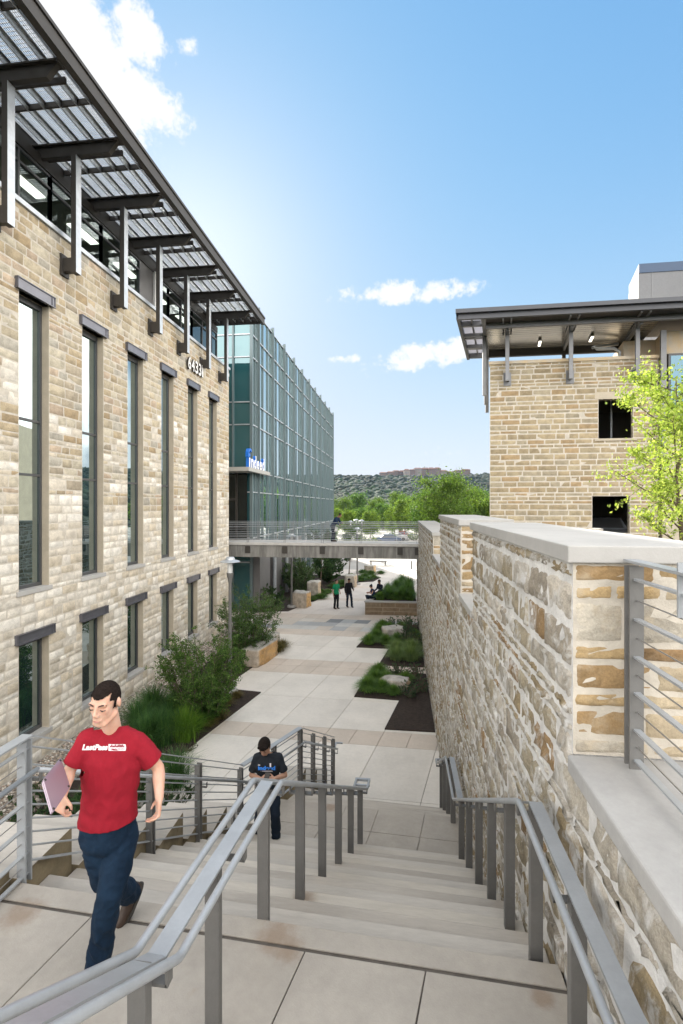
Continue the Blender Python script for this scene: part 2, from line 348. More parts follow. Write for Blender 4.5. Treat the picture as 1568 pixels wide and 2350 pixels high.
SPOTS = [(-0.8, 3.1, 3.45, 0.26), (-0.72, 3.02, 3.45, 0.186), (-0.8, 4.02, 2.95, 0.174), (-0.72, 4.8, 2.47, 0.124), (-0.5, 7.15, 1.15, 0.217), (-2.62, 3.05, 3.45, 0.26), (0.82, 2.9, 3.45, 0.124), (-0.95, 1.85, 3.45, 0.155), (0.1, 2.3, 3.45, 0.074), (-1.15, 8.1, 1.15, 0.248)]
add_spots(MT['step'], SPOTS); add_spots(MT['concrete'], SPOTS)
def shade_copy(src, f):
    m = src.copy(); b = m.node_tree.nodes['Principled BSDF']; L = m.node_tree.links; s_ = b.inputs['Base Color'].links[0].from_socket
    v = m.node_tree.nodes.new('ShaderNodeVectorMath'); v.operation = 'MULTIPLY'; v.inputs[1].default_value = f; L.new(s_, v.inputs[0]); L.new(v.outputs[0], b.inputs['Base Color']); return m
MT['step2'] = shade_copy(MT['step'], (0.88, 0.865, 0.85)); MT['step3'] = shade_copy(MT['step'], (1.05, 1.04, 1.01)); MT['step2'].name = 'step_concrete_worn'; MT['step3'].name = 'step_concrete_pale'
# ---------------------------------------------------------------- stone walls laid block by block
PAL_BUFF = [((0.486, 0.418, 0.300), 5), ((0.446, 0.363, 0.239), 4), ((0.517, 0.463, 0.355), 4), ((0.414, 0.352, 0.259), 2), ((0.476, 0.378, 0.276), 2), ((0.435, 0.402, 0.332), 2), ((0.383, 0.292, 0.175), 1)]
PAL_GREY = [((0.699, 0.649, 0.561), 6), ((0.638, 0.575, 0.474), 4), ((0.759, 0.716, 0.633), 4), ((0.577, 0.507, 0.395), 3), ((0.516, 0.463, 0.374), 1)]
PAL_TAN = [((0.392, 0.315, 0.196), 5), ((0.357, 0.288, 0.180), 4), ((0.419, 0.349, 0.227), 4), ((0.375, 0.323, 0.227), 3), ((0.384, 0.279, 0.157), 2)]
PAL_RUBBLE = [((0.409, 0.370, 0.304), 6), ((0.353, 0.304, 0.216), 5), ((0.298, 0.233, 0.136), 3.5), ((0.484, 0.440, 0.372), 4), ((0.288, 0.189, 0.092), 1.6), ((0.326, 0.286, 0.228), 3)]
PAL_GOLD = [((0.410, 0.292, 0.147), 4), ((0.328, 0.215, 0.101), 3), ((0.459, 0.378, 0.258), 4), ((0.271, 0.172, 0.083), 1), ((0.492, 0.447, 0.368), 2)]
def pick(pal, r):
    tot = sum(w for _, w in pal); x = r.uniform(0, tot)
    for c, w in pal:
        x -= w
        if x <= 0: return c
    return pal[-1][0]
def ashlar(name, parent, O, U, Nn, u0, u1, z0, z1, openings=(), breaks=(), heights=(0.2,), widths=(0.3, 0.6), joint=0.014, relief=0.016, rough=0.006,
           pal=PAL_BUFF, pal_fn=None, seed=1, res=(4, 4), stone=None, mortar=None, jit=0.0):
    r = random.Random(seed); nr = np.random.default_rng(seed)
    O = Vector(O); U = Vector(U).normalized(); Nn = Vector(Nn).normalized()
    bz = sorted(set([z0, z1] + [b for b in breaks if z0 < b < z1] + [q for o in openings for q in o[2:4] if z0 < q < z1]))
    courses = []
    for a, b in zip(bz, bz[1:]):
        rem = b - a; hs = []
        while rem > 1e-6:
            h = r.choice(heights)
            if rem - h < min(heights) * 0.75: h = rem
            hs.append(h); rem -= h
        zz = a
        for h in hs: courses.append((zz, zz + h)); zz += h
    V = []; F = []; T = []; nv = 0
    nu, nz = res
    su = np.concatenate([[0], np.linspace(0.0, 1.0, nu - 2), [1]]) if nu > 3 else None
    mo = MB()
    for (a, b) in courses:
        mid = (a + b) / 2
        cuts = sorted([(max(u0, o[0]), min(u1, o[1])) for o in openings if o[2] < mid < o[3] and o[1] > u0 and o[0] < u1])
        iv = []; x = u0
        for c0, c1 in cuts:
            if c0 > x: iv.append((x, c0))
            x = max(x, c1)
        if x < u1: iv.append((x, u1))
        for i0, i1 in iv:
            mo.quad(*[O + U * p + Vector((0, 0, q)) for p, q in ((i0, a), (i1, a), (i1, b), (i0, b))])
            xs = [i0]; h = b - a
            while i1 - xs[-1] > widths[1] * 1.25:
                w = r.uniform(*widths) * (0.75 + 0.5 * h / max(heights))
                xs.append(xs[-1] + w)
            if i1 - xs[-1] < widths[0] * 0.5 and len(xs) > 1: xs.pop()
            xs.append(i1)
            for p0, p1 in zip(xs, xs[1:]):
                g = joint / 2; e = min(0.02, h * 0.14)
                jj = lambda: r.uniform(-jit, jit)
                us = np.concatenate([[p0 + g], np.linspace(p0 + g + e, p1 - g - e, nu - 2), [p1 - g]])
                zs = np.concatenate([[a + g], np.linspace(a + g + e, b - g - e, nz - 2), [b - g]])
                UU, ZZ = np.meshgrid(us, zs)
                Hh = np.full(UU.shape, -0.006); base = relief * r.uniform(0.45, 1.2)
                inn = base + nr.normal(0, rough, (nz - 2, nu - 2)) + np.linspace(-1, 1, nz - 2)[:, None] * r.uniform(-rough, rough) + np.linspace(-1, 1, nu - 2)[None, :] * r.uniform(-rough, rough)
                Hh[1:-1, 1:-1] = inn
                if jit:
                    UU = UU + nr.normal(0, jit * 0.5, UU.shape); ZZ = ZZ + nr.normal(0, jit * 0.5, ZZ.shape)
                P = np.array(O)[None, None, :] + UU[..., None] * np.array(U) + Hh[..., None] * np.array(Nn)
                P[..., 2] += ZZ
                V.append(P.reshape(-1, 3))
                idx = np.arange(nu * nz).reshape(nz, nu) + nv
                F.append(np.stack([idx[:-1, :-1], idx[:-1, 1:], idx[1:, 1:], idx[1:, :-1]], -1).reshape(-1, 4)); nv += nu * nz
                c = np.array(pick(pal_fn((p0 + p1) / 2, mid) if pal_fn else pal, r)) * r.uniform(0.9, 1.12)
                T.append(np.repeat(c[None], nu * nz, 0))
    V = np.concatenate(V); F = np.concatenate(F); T = np.concatenate(T)
    if U.cross(Vector((0, 0, 1))).dot(Nn) < 0: F = F[:, ::-1]
    o = np_mesh(name, V, F, stone or MT['stone'], parent, T, smooth=True, world=True)
    m = mo.build('mortar_bed', mortar or MT['mortar'], parent)
    return o, m

# ---------------------------------------------------------------- left office building
FX = -8.76
lb = thing('stone_office_building', 'long buff limestone office building with tall narrow windows and a steel sunshade roof', 'building', (-8.76, 23.9, 0))
WY = [10.0 + 2.235 * k for k in range(-3, 6)]        # lintel starts
ops = []
for y in WY: ops.append((y + 0.13, y + 1.09, 4.30, 11.31)); ops.append((y + 0.13, y + 1.09, 0.72, 3.08))
def pl(u, z):
    return PAL_BUFF if z > 9.5 else (PAL_GREY if z < 6 else (PAL_BUFF if (int(u * 7 + z * 13) % 3) else PAL_GREY))  # low courses get greyer, paler stone that paints in cool ambient light
ashlar('stone_facing', lb, (FX, 0, 0), (0, 1, 0), (1, 0, 0), 2.4, 23.9, -0.1, 13.30, ops, heights=(0.12, 0.19, 0.20, 0.21, 0.24, 0.28), widths=(0.24, 0.50),
       joint=0.018, relief=0.009, rough=0.004, pal_fn=pl, seed=3, jit=0.004)
m = MB()
m.box(-24, FX - 0.30, 2.4, 23.9, -0.3, 13.30)
m.box(FX - 0.30, FX - 0.01, 2.4, 2.42, 0, 13.3); m.box(FX - 0.30, FX - 0.004, 23.7, 23.895, 0, 13.3)
m.build('wall_core', MT['stone_smooth'], lb)
for y in WY:
    for (z0, z1, mull, plh) in ((4.30, 11.31, (7.05, 8.38), 0.26), (0.72, 3.08, (), 0.23)):
        if y < 8 and z0 > 4 or y < 5: pass
        a, b = y + 0.13, y + 1.09; xg = FX - 0.22
        rv = MB()
        rv.quad((FX, b, z0), (FX - 0.3, b, z0), (FX - 0.3, b, z1), (FX, b, z1)); rv.quad((FX, a, z0), (FX, a, z1), (FX - 0.3, a, z1), (FX - 0.3, a, z0))
        rv.quad((FX, a, z1), (FX, b, z1), (FX - 0.3, b, z1), (FX - 0.3, a, z1))
        rv.build('window_reveal', MT['stone_smooth'], lb)
        f = MB()
        for (p, q) in ((a + 0.004, a + 0.065), (b - 0.065, b - 0.004)): f.box(xg - 0.05, xg + 0.03, p, q, z0 + 0.002, z1 - 0.002)
        for (p, q) in ((z0 + 0.003, z0 + 0.09), (z1 - 0.14, z1 - 0.003)): f.box(xg - 0.05, xg + 0.028, a + 0.066, b - 0.066, p, q)
        for z in mull: f.box(xg - 0.05, xg + 0.028, a + 0.066, b - 0.066, z - 0.03, z + 0.03)
        w = f.build('window', MT['frame'], lb)
        MB().quad((xg - 0.01, a + 0.06, z0 + 0.08), (xg - 0.01, b - 0.06, z0 + 0.08), (xg - 0.01, b - 0.06, z1 - 0.07), (xg - 0.01, a + 0.06, z1 - 0.07)).build('pane', MT['glass'], w)
        MB().box(FX - 0.2, FX + 0.045, a - 0.08, b + 0.08, z0 - 0.11, z0).build('window_sill', MT['coping'], lb, bevel=0.006)
        l = MB(); l.box(FX - 0.16, FX + 0.075, y, y + 1.22, z1, z1 + plh); l.box(FX + 0.075, FX + 0.10, y, y + 1.22, z1 + plh - 0.02, z1 + plh + 0.004); l.box(FX + 0.075, FX + 0.10, y, y + 1.22, z1 - 0.004, z1 + 0.018)
        for yy in (y + 0.012, y + 1.10, y + 1.20): l.box(FX + 0.075, FX + 0.094, yy, yy + 0.012, z1 + 0.02, z1 + plh - 0.02)
        l.build('window_lintel', MT['lintel'], lb)
# clerestory storey
m = MB(); m.box(FX - 0.62, FX + 0.07, 2.4, 23.93, 13.305, 13.42); m.build('sill_flashing', MT['galv'], lb)
XC = -9.42
for k in range(10):
    y0 = 3.0 + k * 2.235
    f = MB()
    if k == 6:
        MB().box(XC - 0.1, XC + 0.02, y0 + 0.03, y0 + 1.0, 13.43, 15.3).build('wall_panel', MT['panel'], lb); ya = y0 + 1.0
        MB().box(XC - 0.05, XC + 0.10, y0 + 1.0, y0 + 1.35, 13.43, 15.3).build('column', MT['white'], lb); ya = y0 + 1.35
    else: ya = y0
    yb = min(y0 + 2.235, 23.85)
    n = 2 if yb - ya > 1.4 else 1
    for i in range(n + 1):
        yy = ya + (yb - ya) * i / n; f.box(XC - 0.06, XC + 0.04, yy + 0.001, yy + 0.06, 13.43, 15.25)
    for z in (13.43, 14.85, 15.18): f.box(XC - 0.055, XC + 0.035, ya, yb, z, z + 0.06)
    w = f.build('clerestory_window', MT['frame'], lb)
    MB().quad((XC - 0.01, ya, 13.45), (XC - 0.01, yb, 13.45), (XC - 0.01, yb, 15.2), (XC - 0.01, ya, 15.2)).build('pane', MT['glass_clear'], w)
m = MB(); m.box(-17, XC - 0.3, 2.4, 23.9, 13.28, 13.4); m.box(-17, -16.8, 2.4, 23.9, 13.4, 15.5); m.box(-17, XC - 0.1, 2.4, 2.6, 13.4, 15.5); m.box(-17, XC - 0.1, 23.7, 23.9, 13.4, 15.5)
m.box(-17, XC - 0.12, 2.62, 23.68, 15.35, 15.5); m.build('office_room', MT['interior'], lb)
lampm = emat('office_lamp', (1, 0.95, 0.85), 1.4)
for k in range(8):
    for x in (-10.6, -12.4):
        MB().box(x, x + 0.3, 4.2 + 2.5 * k, 5.4 + 2.5 * k, 15.31, 15.345).build('ceiling_lamp', lampm, lb)
m = MB(); m.box(-24, -9.55, 2.4, 24.0, 15.52, 16.0); m.box(XC - 0.13, XC + 0.06, 2.4, 23.9, 15.26, 15.52); m.build('roof_slab', MT['metal_dark'], lb)
# sunshade canopy with steel brackets
for k in range(9):
    y = 9.42 + 2.19 * (k - 2)
    if y > 23.3: break
    b = MB()
    b.hexa([(-9.7, y - .06, 15.42), (-7.45, y - .06, 15.42), (-7.45, y + .06, 15.42), (-9.7, y + .06, 15.42)], [(-9.7, y - .06, 15.72), (-7.18, y - .06, 15.72), (-7.18, y + .06, 15.72), (-9.7, y + .06, 15.72)])
    b.box(-9.7, -7.15, y - .13, y + .13, 15.70, 15.735)
    b.box(-9.7, -7.3, y + 0.30, y + 0.36, 15.60, 15.73)
    b.box(-8.47, -8.33, y - .10, y + .10, 12.36, 15.43); 
    b.box(-8.70, -8.48, y - .085, y + .085, 12.40, 12.75); b.box(-8.76, -8.70, y - 0.15, y + 0.15, 12.30, 12.85)
    br = b.build('canopy_bracket', MT['metal_dark'], lb)
    MB().box(-8.33, -8.322, y - .10, y + .10, 12.36, 15.40).build('front_flange', MT['galv'], br)
for i, x in enumerate((-9.65, -9.25, -8.82, -8.40, -7.98, -7.56, -7.22)):
    p = MB(); p.box(x - .012, x + .012, 2.4, 24.0, 15.74, 15.90); p.box(x, x + 0.06, 2.4, 24.0, 15.885, 15.90)
    p.build('purlin', MT['metal_dark'] if i in (0,) else MT['galv'], lb)
for k in range(10):
    y = 3.9 + 2.19 * k
    MB().box(-9.65, -7.05, y, y + 0.05, 15.76, 15.89).build('canopy_joist', MT['metal_dark'], lb)
g = MB()
x = -9.62
while x < -7.06: g.box(x, x + 0.010, 2.4, 24.0, 15.905, 15.93); x += 0.043
y = 2.4
while y < 24.0: g.box(-9.65, -7.06, y, y + 0.012, 15.931, 15.95); y += 0.085
g.build('canopy_grating', MT['galv'], lb)
e = MB(); e.box(-7.06, -6.90, 2.4, 24.05, 15.60, 15.96); e.box(-6.90, -6.86, 2.4, 24.05, 15.90, 15.98); e.box(-9.6, -7.06, 23.93, 24.05, 15.66, 15.9); e.build('canopy_edge_beam', MT['metal_dark'], lb)
MB().box(FX + 0.03, FX + 0.10, 23.62, 23.68, 12.9, 13.05).build('floodlight', MT['white'], lb)
def text_mesh(name, body, h, depth, M4, mats, parent=None, face_mat=0, bold=0.0, width=None, smooth=False, space=1.0, shear=0.0):
    cu = bpy.data.curves.new('t', 'FONT'); cu.body = body; cu.size = 1.0; cu.extrude = 0.5; cu.offset = bold; cu.space_character = space; cu.shear = shear; cu.resolution_u = 4
    o = bpy.data.objects.new('t', cu); C.objects.link(o)
    bpy.context.view_layer.update()
    me = bpy.data.meshes.new_from_object(o.evaluated_get(bpy.context.evaluated_depsgraph_get()))
    bpy.data.objects.remove(o); bpy.data.curves.remove(cu)
    v = np.zeros(len(me.vertices) * 3); me.vertices.foreach_get('co', v); v = v.reshape(-1, 3)
    lo, hi = v.min(0), v.max(0)
    cap = 0.70
    sc = h / cap; sx = sc if width is None else width / (hi[0] - lo[0])
    v[:, 0] = (v[:, 0] - lo[0]) * sx; v[:, 1] = v[:, 1] * sc; v[:, 2] = (v[:, 2] + 0.5) * depth
    o3 = origin(parent)
    A = np.array(M4)
    w = v @ A[:3, :3].T + A[:3, 3] - np.array(o3)
    me.vertices.foreach_set('co', w.ravel()); me.name = name
    me.materials.clear()
    for mm in (mats if isinstance(mats, (list, tuple)) else [mats]): me.materials.append(mm)
    if len(mats if isinstance(mats, (list, tuple)) else [mats]) > 1:
        for p in me.polygons:
            z = [v[i, 2] for i in p.vertices]; p.material_index = 0 if min(z) > depth * 0.98 else 1
    else:
        for p in me.polygons: p.material_index = 0
    me.update(); ob = bpy.data.objects.new(name, me); C.objects.link(ob); ob.parent = parent
    return ob
# house number: raised white digits with dark returns
t = thing('house_number', 'raised white street number 64331 fixed high on the limestone wall', 'house number', (FX + 0.07, 18.85, 12.0))
a = at(430, 858, 19.85)
for i, ch in enumerate('64331'):
    y = 18.86 + i * 0.345
    M4 = Matrix(((0, 0, 1, FX + 0.05), (1, 0, 0, y), (0, 1, 0, 11.98), (0, 0, 0, 1)))
    text_mesh('digit', ch, 0.50, 0.07, M4, [MT['white'], MT['metal_dark']], t, bold=0.02, width=0.27 if ch != '1' else 0.13)

# ---------------------------------------------------------------- glass office building beyond
GX = -8.80; GZ = 18.25
gb = thing('glass_office_building', 'four storey blue green glass curtain wall building with steel fins', 'building', (GX, 27.8, 0))
Y1 = 62.9
TZ = [17.0 - 0.0, 15.2, 12.5, 11.15, 8.4, 7.1, 4.3, 3.0, 0.6]
MB().quad((GX, 27.8, 0), (GX, Y1, 0), (GX, Y1, GZ), (GX, 27.8, GZ)).quad((GX, Y1, 0), (-24, Y1, 0), (-24, Y1, GZ), (GX, Y1, GZ)).build('glass_skin', MT['glass_curtain'], gb)
MB().quad((-16, 27.8, 0), (GX, 27.8, 0), (GX, 27.8, GZ), (-16, 27.8, GZ)).build('glass_return', MT['glass_teal'], gb)
MB().box(-24, GX - 0.3, 28.1, Y1 - .3, 0, GZ - 0.1).build('building_core', MT['interior'], gb)
MB().box(-24, -9.2, 28.3, Y1 - .3, GZ - 0.1, GZ).build('roof_slab', MT['metal'], gb)
FY = [29.0 + 3.375 * k for k in range(11)]
for y in FY:
    f = MB(); f.box(GX + 0.01, GX + 0.19, y - 0.05, y + 0.03, 0, GZ + 0.35); f.box(GX - .1, GX + 0.06, y - 0.12, y + 0.08, 0, GZ + 0.25)
    f.build('facade_fin', MT['mullion'], gb)
ys = []
for k in range(10):
    ys += [FY[k] + 1.125, FY[k] + 2.25]
for y in ys + [27.86, 28.45]:
    MB().box(GX + 0.01, GX + 0.08, y - 0.03, y + 0.03, 0, GZ).build('mullion', MT['mullion'], gb)
for z in [GZ, 16.55, 15.2, 12.5, 11.15, 8.35, 7.1, 4.35, 2.9]:
    MB().box(GX + 0.005, GX + 0.075, 27.8, Y1, z - 0.035, z + 0.035).box(-16, GX + 0.006, 27.735, 27.795, z - 0.035, z + 0.035).build('transom', MT['galv'], gb)
for x in (-9.9, -11.1, -12.3): MB().box(x - 0.05, x + 0.05, 27.68, 27.79, 0, GZ).build('mullion', MT['mullion'], gb)
MB().box(GX - 0.06, GX + 0.11, 27.7, 27.84, 0, GZ).build('corner_post', MT['mullion'], gb)
# ground floor wall panels and round columns under the bridge
for k, (y0, y1) in enumerate(((27.9, 30.2), (31.2, 33.4), (34.6, 36.9), (38, 40.2))):
    MB().box(GX + 0.08, GX + 0.5, y0, y1, 0, 3.7).build('wall_panel', MT['panel'], gb)
for y in (30.6, 34.0, 37.4, 41.0, 44.6):
    MB().tube([(GX + 0.7, y, 0), (GX + 0.7, y, 3.9)], 0.11, 16).build('column', MT['galv'], gb)
# entrance canopy
m = MB(); m.box(-14, -8.35, 25.95, 27.66, 8.24, 8.46); m.box(GX + 0.2, -8.35, 27.661, 30.4, 8.24, 8.46); m.build('entrance_canopy', MT['stone_smooth'] if 0 else mat('canopy_fascia', (0.42, 0.41, 0.38), 0.5, 0.2), gb)
d = MB()
for x in (-13.4, -12.1, -10.8, -9.65): d.box(x - .06, x + .06, 27.6, 27.73, 4.35, 8.22)
d.box(-13.4, -9.6, 27.61, 27.72, 6.6, 6.72); dd = d.build('entrance_door', MT['metal_dark'], gb)
MB().quad((-13.3, 27.66, 4.35), (-9.0, 27.66, 4.35), (-9.0, 27.66, 8.2), (-13.3, 27.66, 8.2)).build('door_pane', glassmat('dark_door_glass', (0.01, 0.012, 0.012), (0.5, 0.55, 0.5), 0.10), gb)
# company letters standing on the canopy
blue = mat('sign_blue', (0.012, 0.16, 0.62), 0.35); wface = mat('sign_face_white', (0.8, 0.8, 0.8), 0.4)
t = thing('company_sign', 'blue and white standing letters spelling indeed on the entrance canopy', 'sign', (-8.4, 26.0, 8.46))
ltr = [('n', 26.42), ('d', 26.95), ('e', 27.52), ('e', 28.08), ('d', 28.62)]
M4 = lambda y: Matrix(((0, 0, 1, -8.52), (1, 0, 0, y), (0, 1, 0, 8.462), (0, 0, 0, 1)))
for ch, y in ltr: text_mesh('letter', ch, 0.72, 0.16, M4(y), [wface, blue], t, bold=0.035, width=0.46)
i_ = MB(); i_.box(-8.54, -8.36, 26.02, 26.24, 8.462, 9.0); i_.build('letter', [blue], t)
MB().box(-8.359, -8.352, 26.03, 26.23, 8.47, 8.99).build('letter_face', wface, t)
hook = []
for k in range(13):
    an = R(200 - k * 13); hook.append((26.28 + 0.30 * math.cos(an) , 9.13 + 0.34 * math.sin(an)))
hm = MB()
for (p, q) in zip(hook, hook[1:]):
    hm.bar((-8.45, p[0], p[1]), (-8.45, q[0], q[1]), 0.18, 0.12, up=(0, 0, 1) if abs(q[0] - p[0]) > abs(q[1] - p[1]) else (0, 1, 0))
hm.build('letter_arc', blue, t)
md = MB(); md.tube([(-8.54, 26.16, 9.14), (-8.36, 26.16, 9.14)], 0.10, 16); md.build('letter_dot', blue, t)

# ---------------------------------------------------------------- footbridge
bz = 4.28; by0, by1 = 25.45, 27.45
bt = thing('footbridge', 'concrete footbridge with steel cable railings crossing above the plaza', 'footbridge', (-3.5, 26.4, bz))
MB().box(-12.5, 1.9, by0 + 0.02, by1 - 0.02, bz - 0.80, bz - 0.14).build('bridge_beam', MT['bridge'], bt)
MB().box(-12.5, 1.9, by0 - 0.05, by1 + 0.05, bz - 0.14, bz).build('bridge_deck', mat('deck_edge', (0.52, 0.51, 0.49), 0.85, var=0.15, vscale=3), bt)
bx = [-8.25 + 2.07 * k for k in range(-1, 5)] + [0.95]
for ys_, side in ((by0 + 0.03, -1), (by1 - 0.03, 1)):
    rl = MB()
    rl.box(-12.0, 1.1, ys_ - 0.035, ys_ + 0.035, bz + 1.08, bz + 1.10)
    for h, w_ in ((0.97, .02), (0.78, .02), (0.58, .02), (0.38, .02), (0.19, .02), (0.07, .02)): rl.box(-12, 1.1, ys_ - 0.006, ys_ + 0.006, bz + h - w_ / 2, bz + h + w_ / 2)
    for h in (0.87, 0.68, 0.48, 0.29): rl.tube([(-12, ys_, bz + h), (1.1, ys_, bz + h)], 0.006, 6)
    if side == -1: rl.tube([(-12, ys_ + .08, bz + .86), (1.1, ys_ + .08, bz + .86)], 0.02, 8)
    rl.build('bridge_railing', MT['rail'], bt)
    for x in bx:
        MB().box(x - 0.05, x - 0.038, ys_ - 0.03, ys_ + 0.03, bz - 0.3, bz + 1.08).box(x + 0.038, x + 0.05, ys_ - 0.03, ys_ + 0.03, bz - 0.3, bz + 1.08).build('railing_post', MT['rail_post'], bt)
        MB().box(x - 0.14, x + 0.14, ys_ + side * 0.012, ys_ + side * 0.075, bz - 0.58, bz - 0.2).build('mounting_plate', MT['metal_dark'], bt)

# ---------------------------------------------------------------- ground, plaza paving
def terrain_h(x, y):
    d = math.hypot(x, y)
    h = -0.06
    if y > 100: h = -0.06 - 5.0 * min(1, (y - 100) / 120)
    if d > 230:
        s = min(1, max(0, (d - 260) / 950)); s2 = s * s * (3 - 2 * s)
        h += 77 * s2 * (1 - 0.10 * math.sin(x * 0.004 + 1.3)) * (1 if y > 0 else 0.3)
        h += 9 * math.exp(-((d - 420) / 120) ** 2) * (0.6 + 0.5 * math.sin(x * 0.02 + y * .01))
        h += s * (6 * noise.noise(Vector((x * .004, y * .004, 0))) + 3 * noise.noise(Vector((x * .012, y * .012, 3))))
    if d > 1300: h -= (d - 1300) * 0.05
    return h
def make_terrain():
    rr = [0, 15, 30, 50, 75, 100, 110, 120, 140, 160, 190, 225, 260, 300, 340, 380, 420, 470, 520, 570, 630, 700, 770, 840, 910, 980, 1050, 1110, 1170, 1230, 1300]
    n = 180; V = []; F = []
    for r_ in rr:
        for k in range(n):
            a = 2 * math.pi * k / n; x = r_ * math.sin(a); y = r_ * math.cos(a); V.append((x, y, terrain_h(x, y)))
    for i in range(len(rr) - 1):
        for k in range(n): F.append((i * n + k, i * n + (k + 1) % n, (i + 1) * n + (k + 1) % n, (i + 1) * n + k))
    return np_mesh('terrain', np.array(V), np.array(F)[:, ::-1], mat('terrain_ground', (0.016, 0.03, 0.014), 0.95, var=0.5, vscale=0.02, col2=(0.01, 0.02, 0.01)), smooth=True, kind='structure')
make_terrain()
MB().prism([(-30, -6), (30, -6), (30, 47), (-30, 47)], -0.05, -0.03).build('ground', MT['joint'], kind='structure')
MB().prism([(-9.0, 47), (60, 47), (60, 130), (-60, 130), (-60, 66), (-9, 66)], -0.05, -0.015).build('road', MT['asphalt'], kind='structure')
# paving: slabs in a skewed grid (long joints run 12 degrees off the walls)
SK = 0.21; XS = -0.029
def pv(q, y): return (q + SK * (y - 13.45), y + XS * (q + SK * (y - 13.45) + 1.94))
rows = []
y = 9.2
spec_ = [(9.2, 10.35, 1.52, 'L'), (10.35, 12.62, 1.52, 'L'), (12.62, 13.43, 0.76, 'T'), (13.43, 15.45, 1.52, 'L'), (15.45, 17.62, 1.52, 'L'), (17.62, 18.45, 0.76, 'T'), (18.45, 19.2, 0.76, 'T'), (19.2, 21.1, 1.52, 'L'), (21.1, 22.9, 1.52, 'L'),
         (22.9, 23.9, 0.76, 'T'), (23.9, 24.7, 0.76, 'G'), (24.7, 25.5, 0.76, 'G'), (25.5, 26.3, 0.76, 'G'), (26.3, 27.3, 0.76, 'T'), (27.3, 29.4, 1.52, 'L'), (29.4, 31.5, 1.52, 'L'), (31.5, 32.3, .76, 'T'), (32.3, 34.4, 1.52, 'L'), (34.4, 36.5, 1.52, 'L'),
         (36.5, 37.3, .76, 'T'), (37.3, 39.5, 1.52, 'L'), (39.5, 41.7, 1.52, 'L'), (41.7, 44.0, 1.52, 'L'), (44.0, 46.9, 1.52, 'L')]
V = []; F = []; T = []; r_ = random.Random(5)
colL = (0.70, 0.66, 0.60); colT = (0.60, 0.525, 0.45); 
for (a, b, w, k) in spec_:
    q = -1.94 - 12.16
    while q < 6.0:
        g = 0.006
        P = [pv(q + g, a + g), pv(q + w - g, a + g), pv(q + w - g, b - g), pv(q + g, b - g)]
        if k == 'G': c = r_.choice([(0.24, 0.25, 0.255), (0.56, 0.55, 0.52), (0.62, 0.58, 0.52), (0.43, 0.435, 0.435), (0.60, 0.54, 0.47)])
        else: c = colL if k == 'L' else colT
        if k == 'L' and 27 < a: c = (0.64, 0.585, 0.53)
        f_ = r_.uniform(0.95, 1.05); n0 = len(V)
        for p in P: V.append((p[0], p[1], 0.0)); 
        for p in P: V.append((p[0], p[1], -0.028))
        F += [(n0, n0 + 1, n0 + 2, n0 + 3), (n0, n0 + 4, n0 + 5, n0 + 1), (n0 + 1, n0 + 5, n0 + 6, n0 + 2), (n0 + 2, n0 + 6, n0 + 7, n0 + 3), (n0 + 3, n0 + 7, n0 + 4, n0)]
        T += [[x * f_ for x in c]] * 8
        q += w
np_mesh('plaza_paving', np.array(V), np.array(F), MT['slab'], None, np.array(T), kind='structure')
def bed(name, pts, z=0.03, m_='soil'): return MB().prism(pts, -0.02, z).build(name, MT[m_], kind='structure')
bed('planting_bed', [(-8.6, 2.5), (-3.35, 2.5), (-3.3, 7.2), (-6.35, 7.25), (-5.17, 13.07), (-4.625, 15.67), (-6.06, 15.85), (-5.70, 17.93), (-5.105, 21.13), (-6.6, 21.3), (-8.6, 21.4)], 0.035)
bed('planting_bed', [(-8.6, 27.5), (-6.56, 27.93), (-6.09, 29.75), (-6.45, 30.8), (-5.575, 30.91), (-4.94, 34.3), (-5.94, 35.3), (-4.33, 35.83), (-3.6, 38.6), (-4.4, 38.8), (-2.144, 39.63), (-1.6, 42.0), (-5.0, 42.6), (-8.6, 43)], 0.035)
bed('planting_bed', [(-1.899, 21.18), (-0.456, 21.13), (-0.818, 18.92), (0.985, 18.88), (0.985, 25.51), (-1.092, 25.25)], 0.035)
bed('planting_bed', [(-1.478, 15.69), (0.0, 15.58), (-0.413, 13.51), (0.985, 13.51), (0.985, 18.1), (-1.118, 18.21)], 0.035)
bed('gravel_strip', [(-8.72, 2.4), (-7.55, 2.4), (-7.35, 10), (-7.6, 16), (-7.9, 23.9), (-8.72, 23.9)], 0.07, 'gravel')
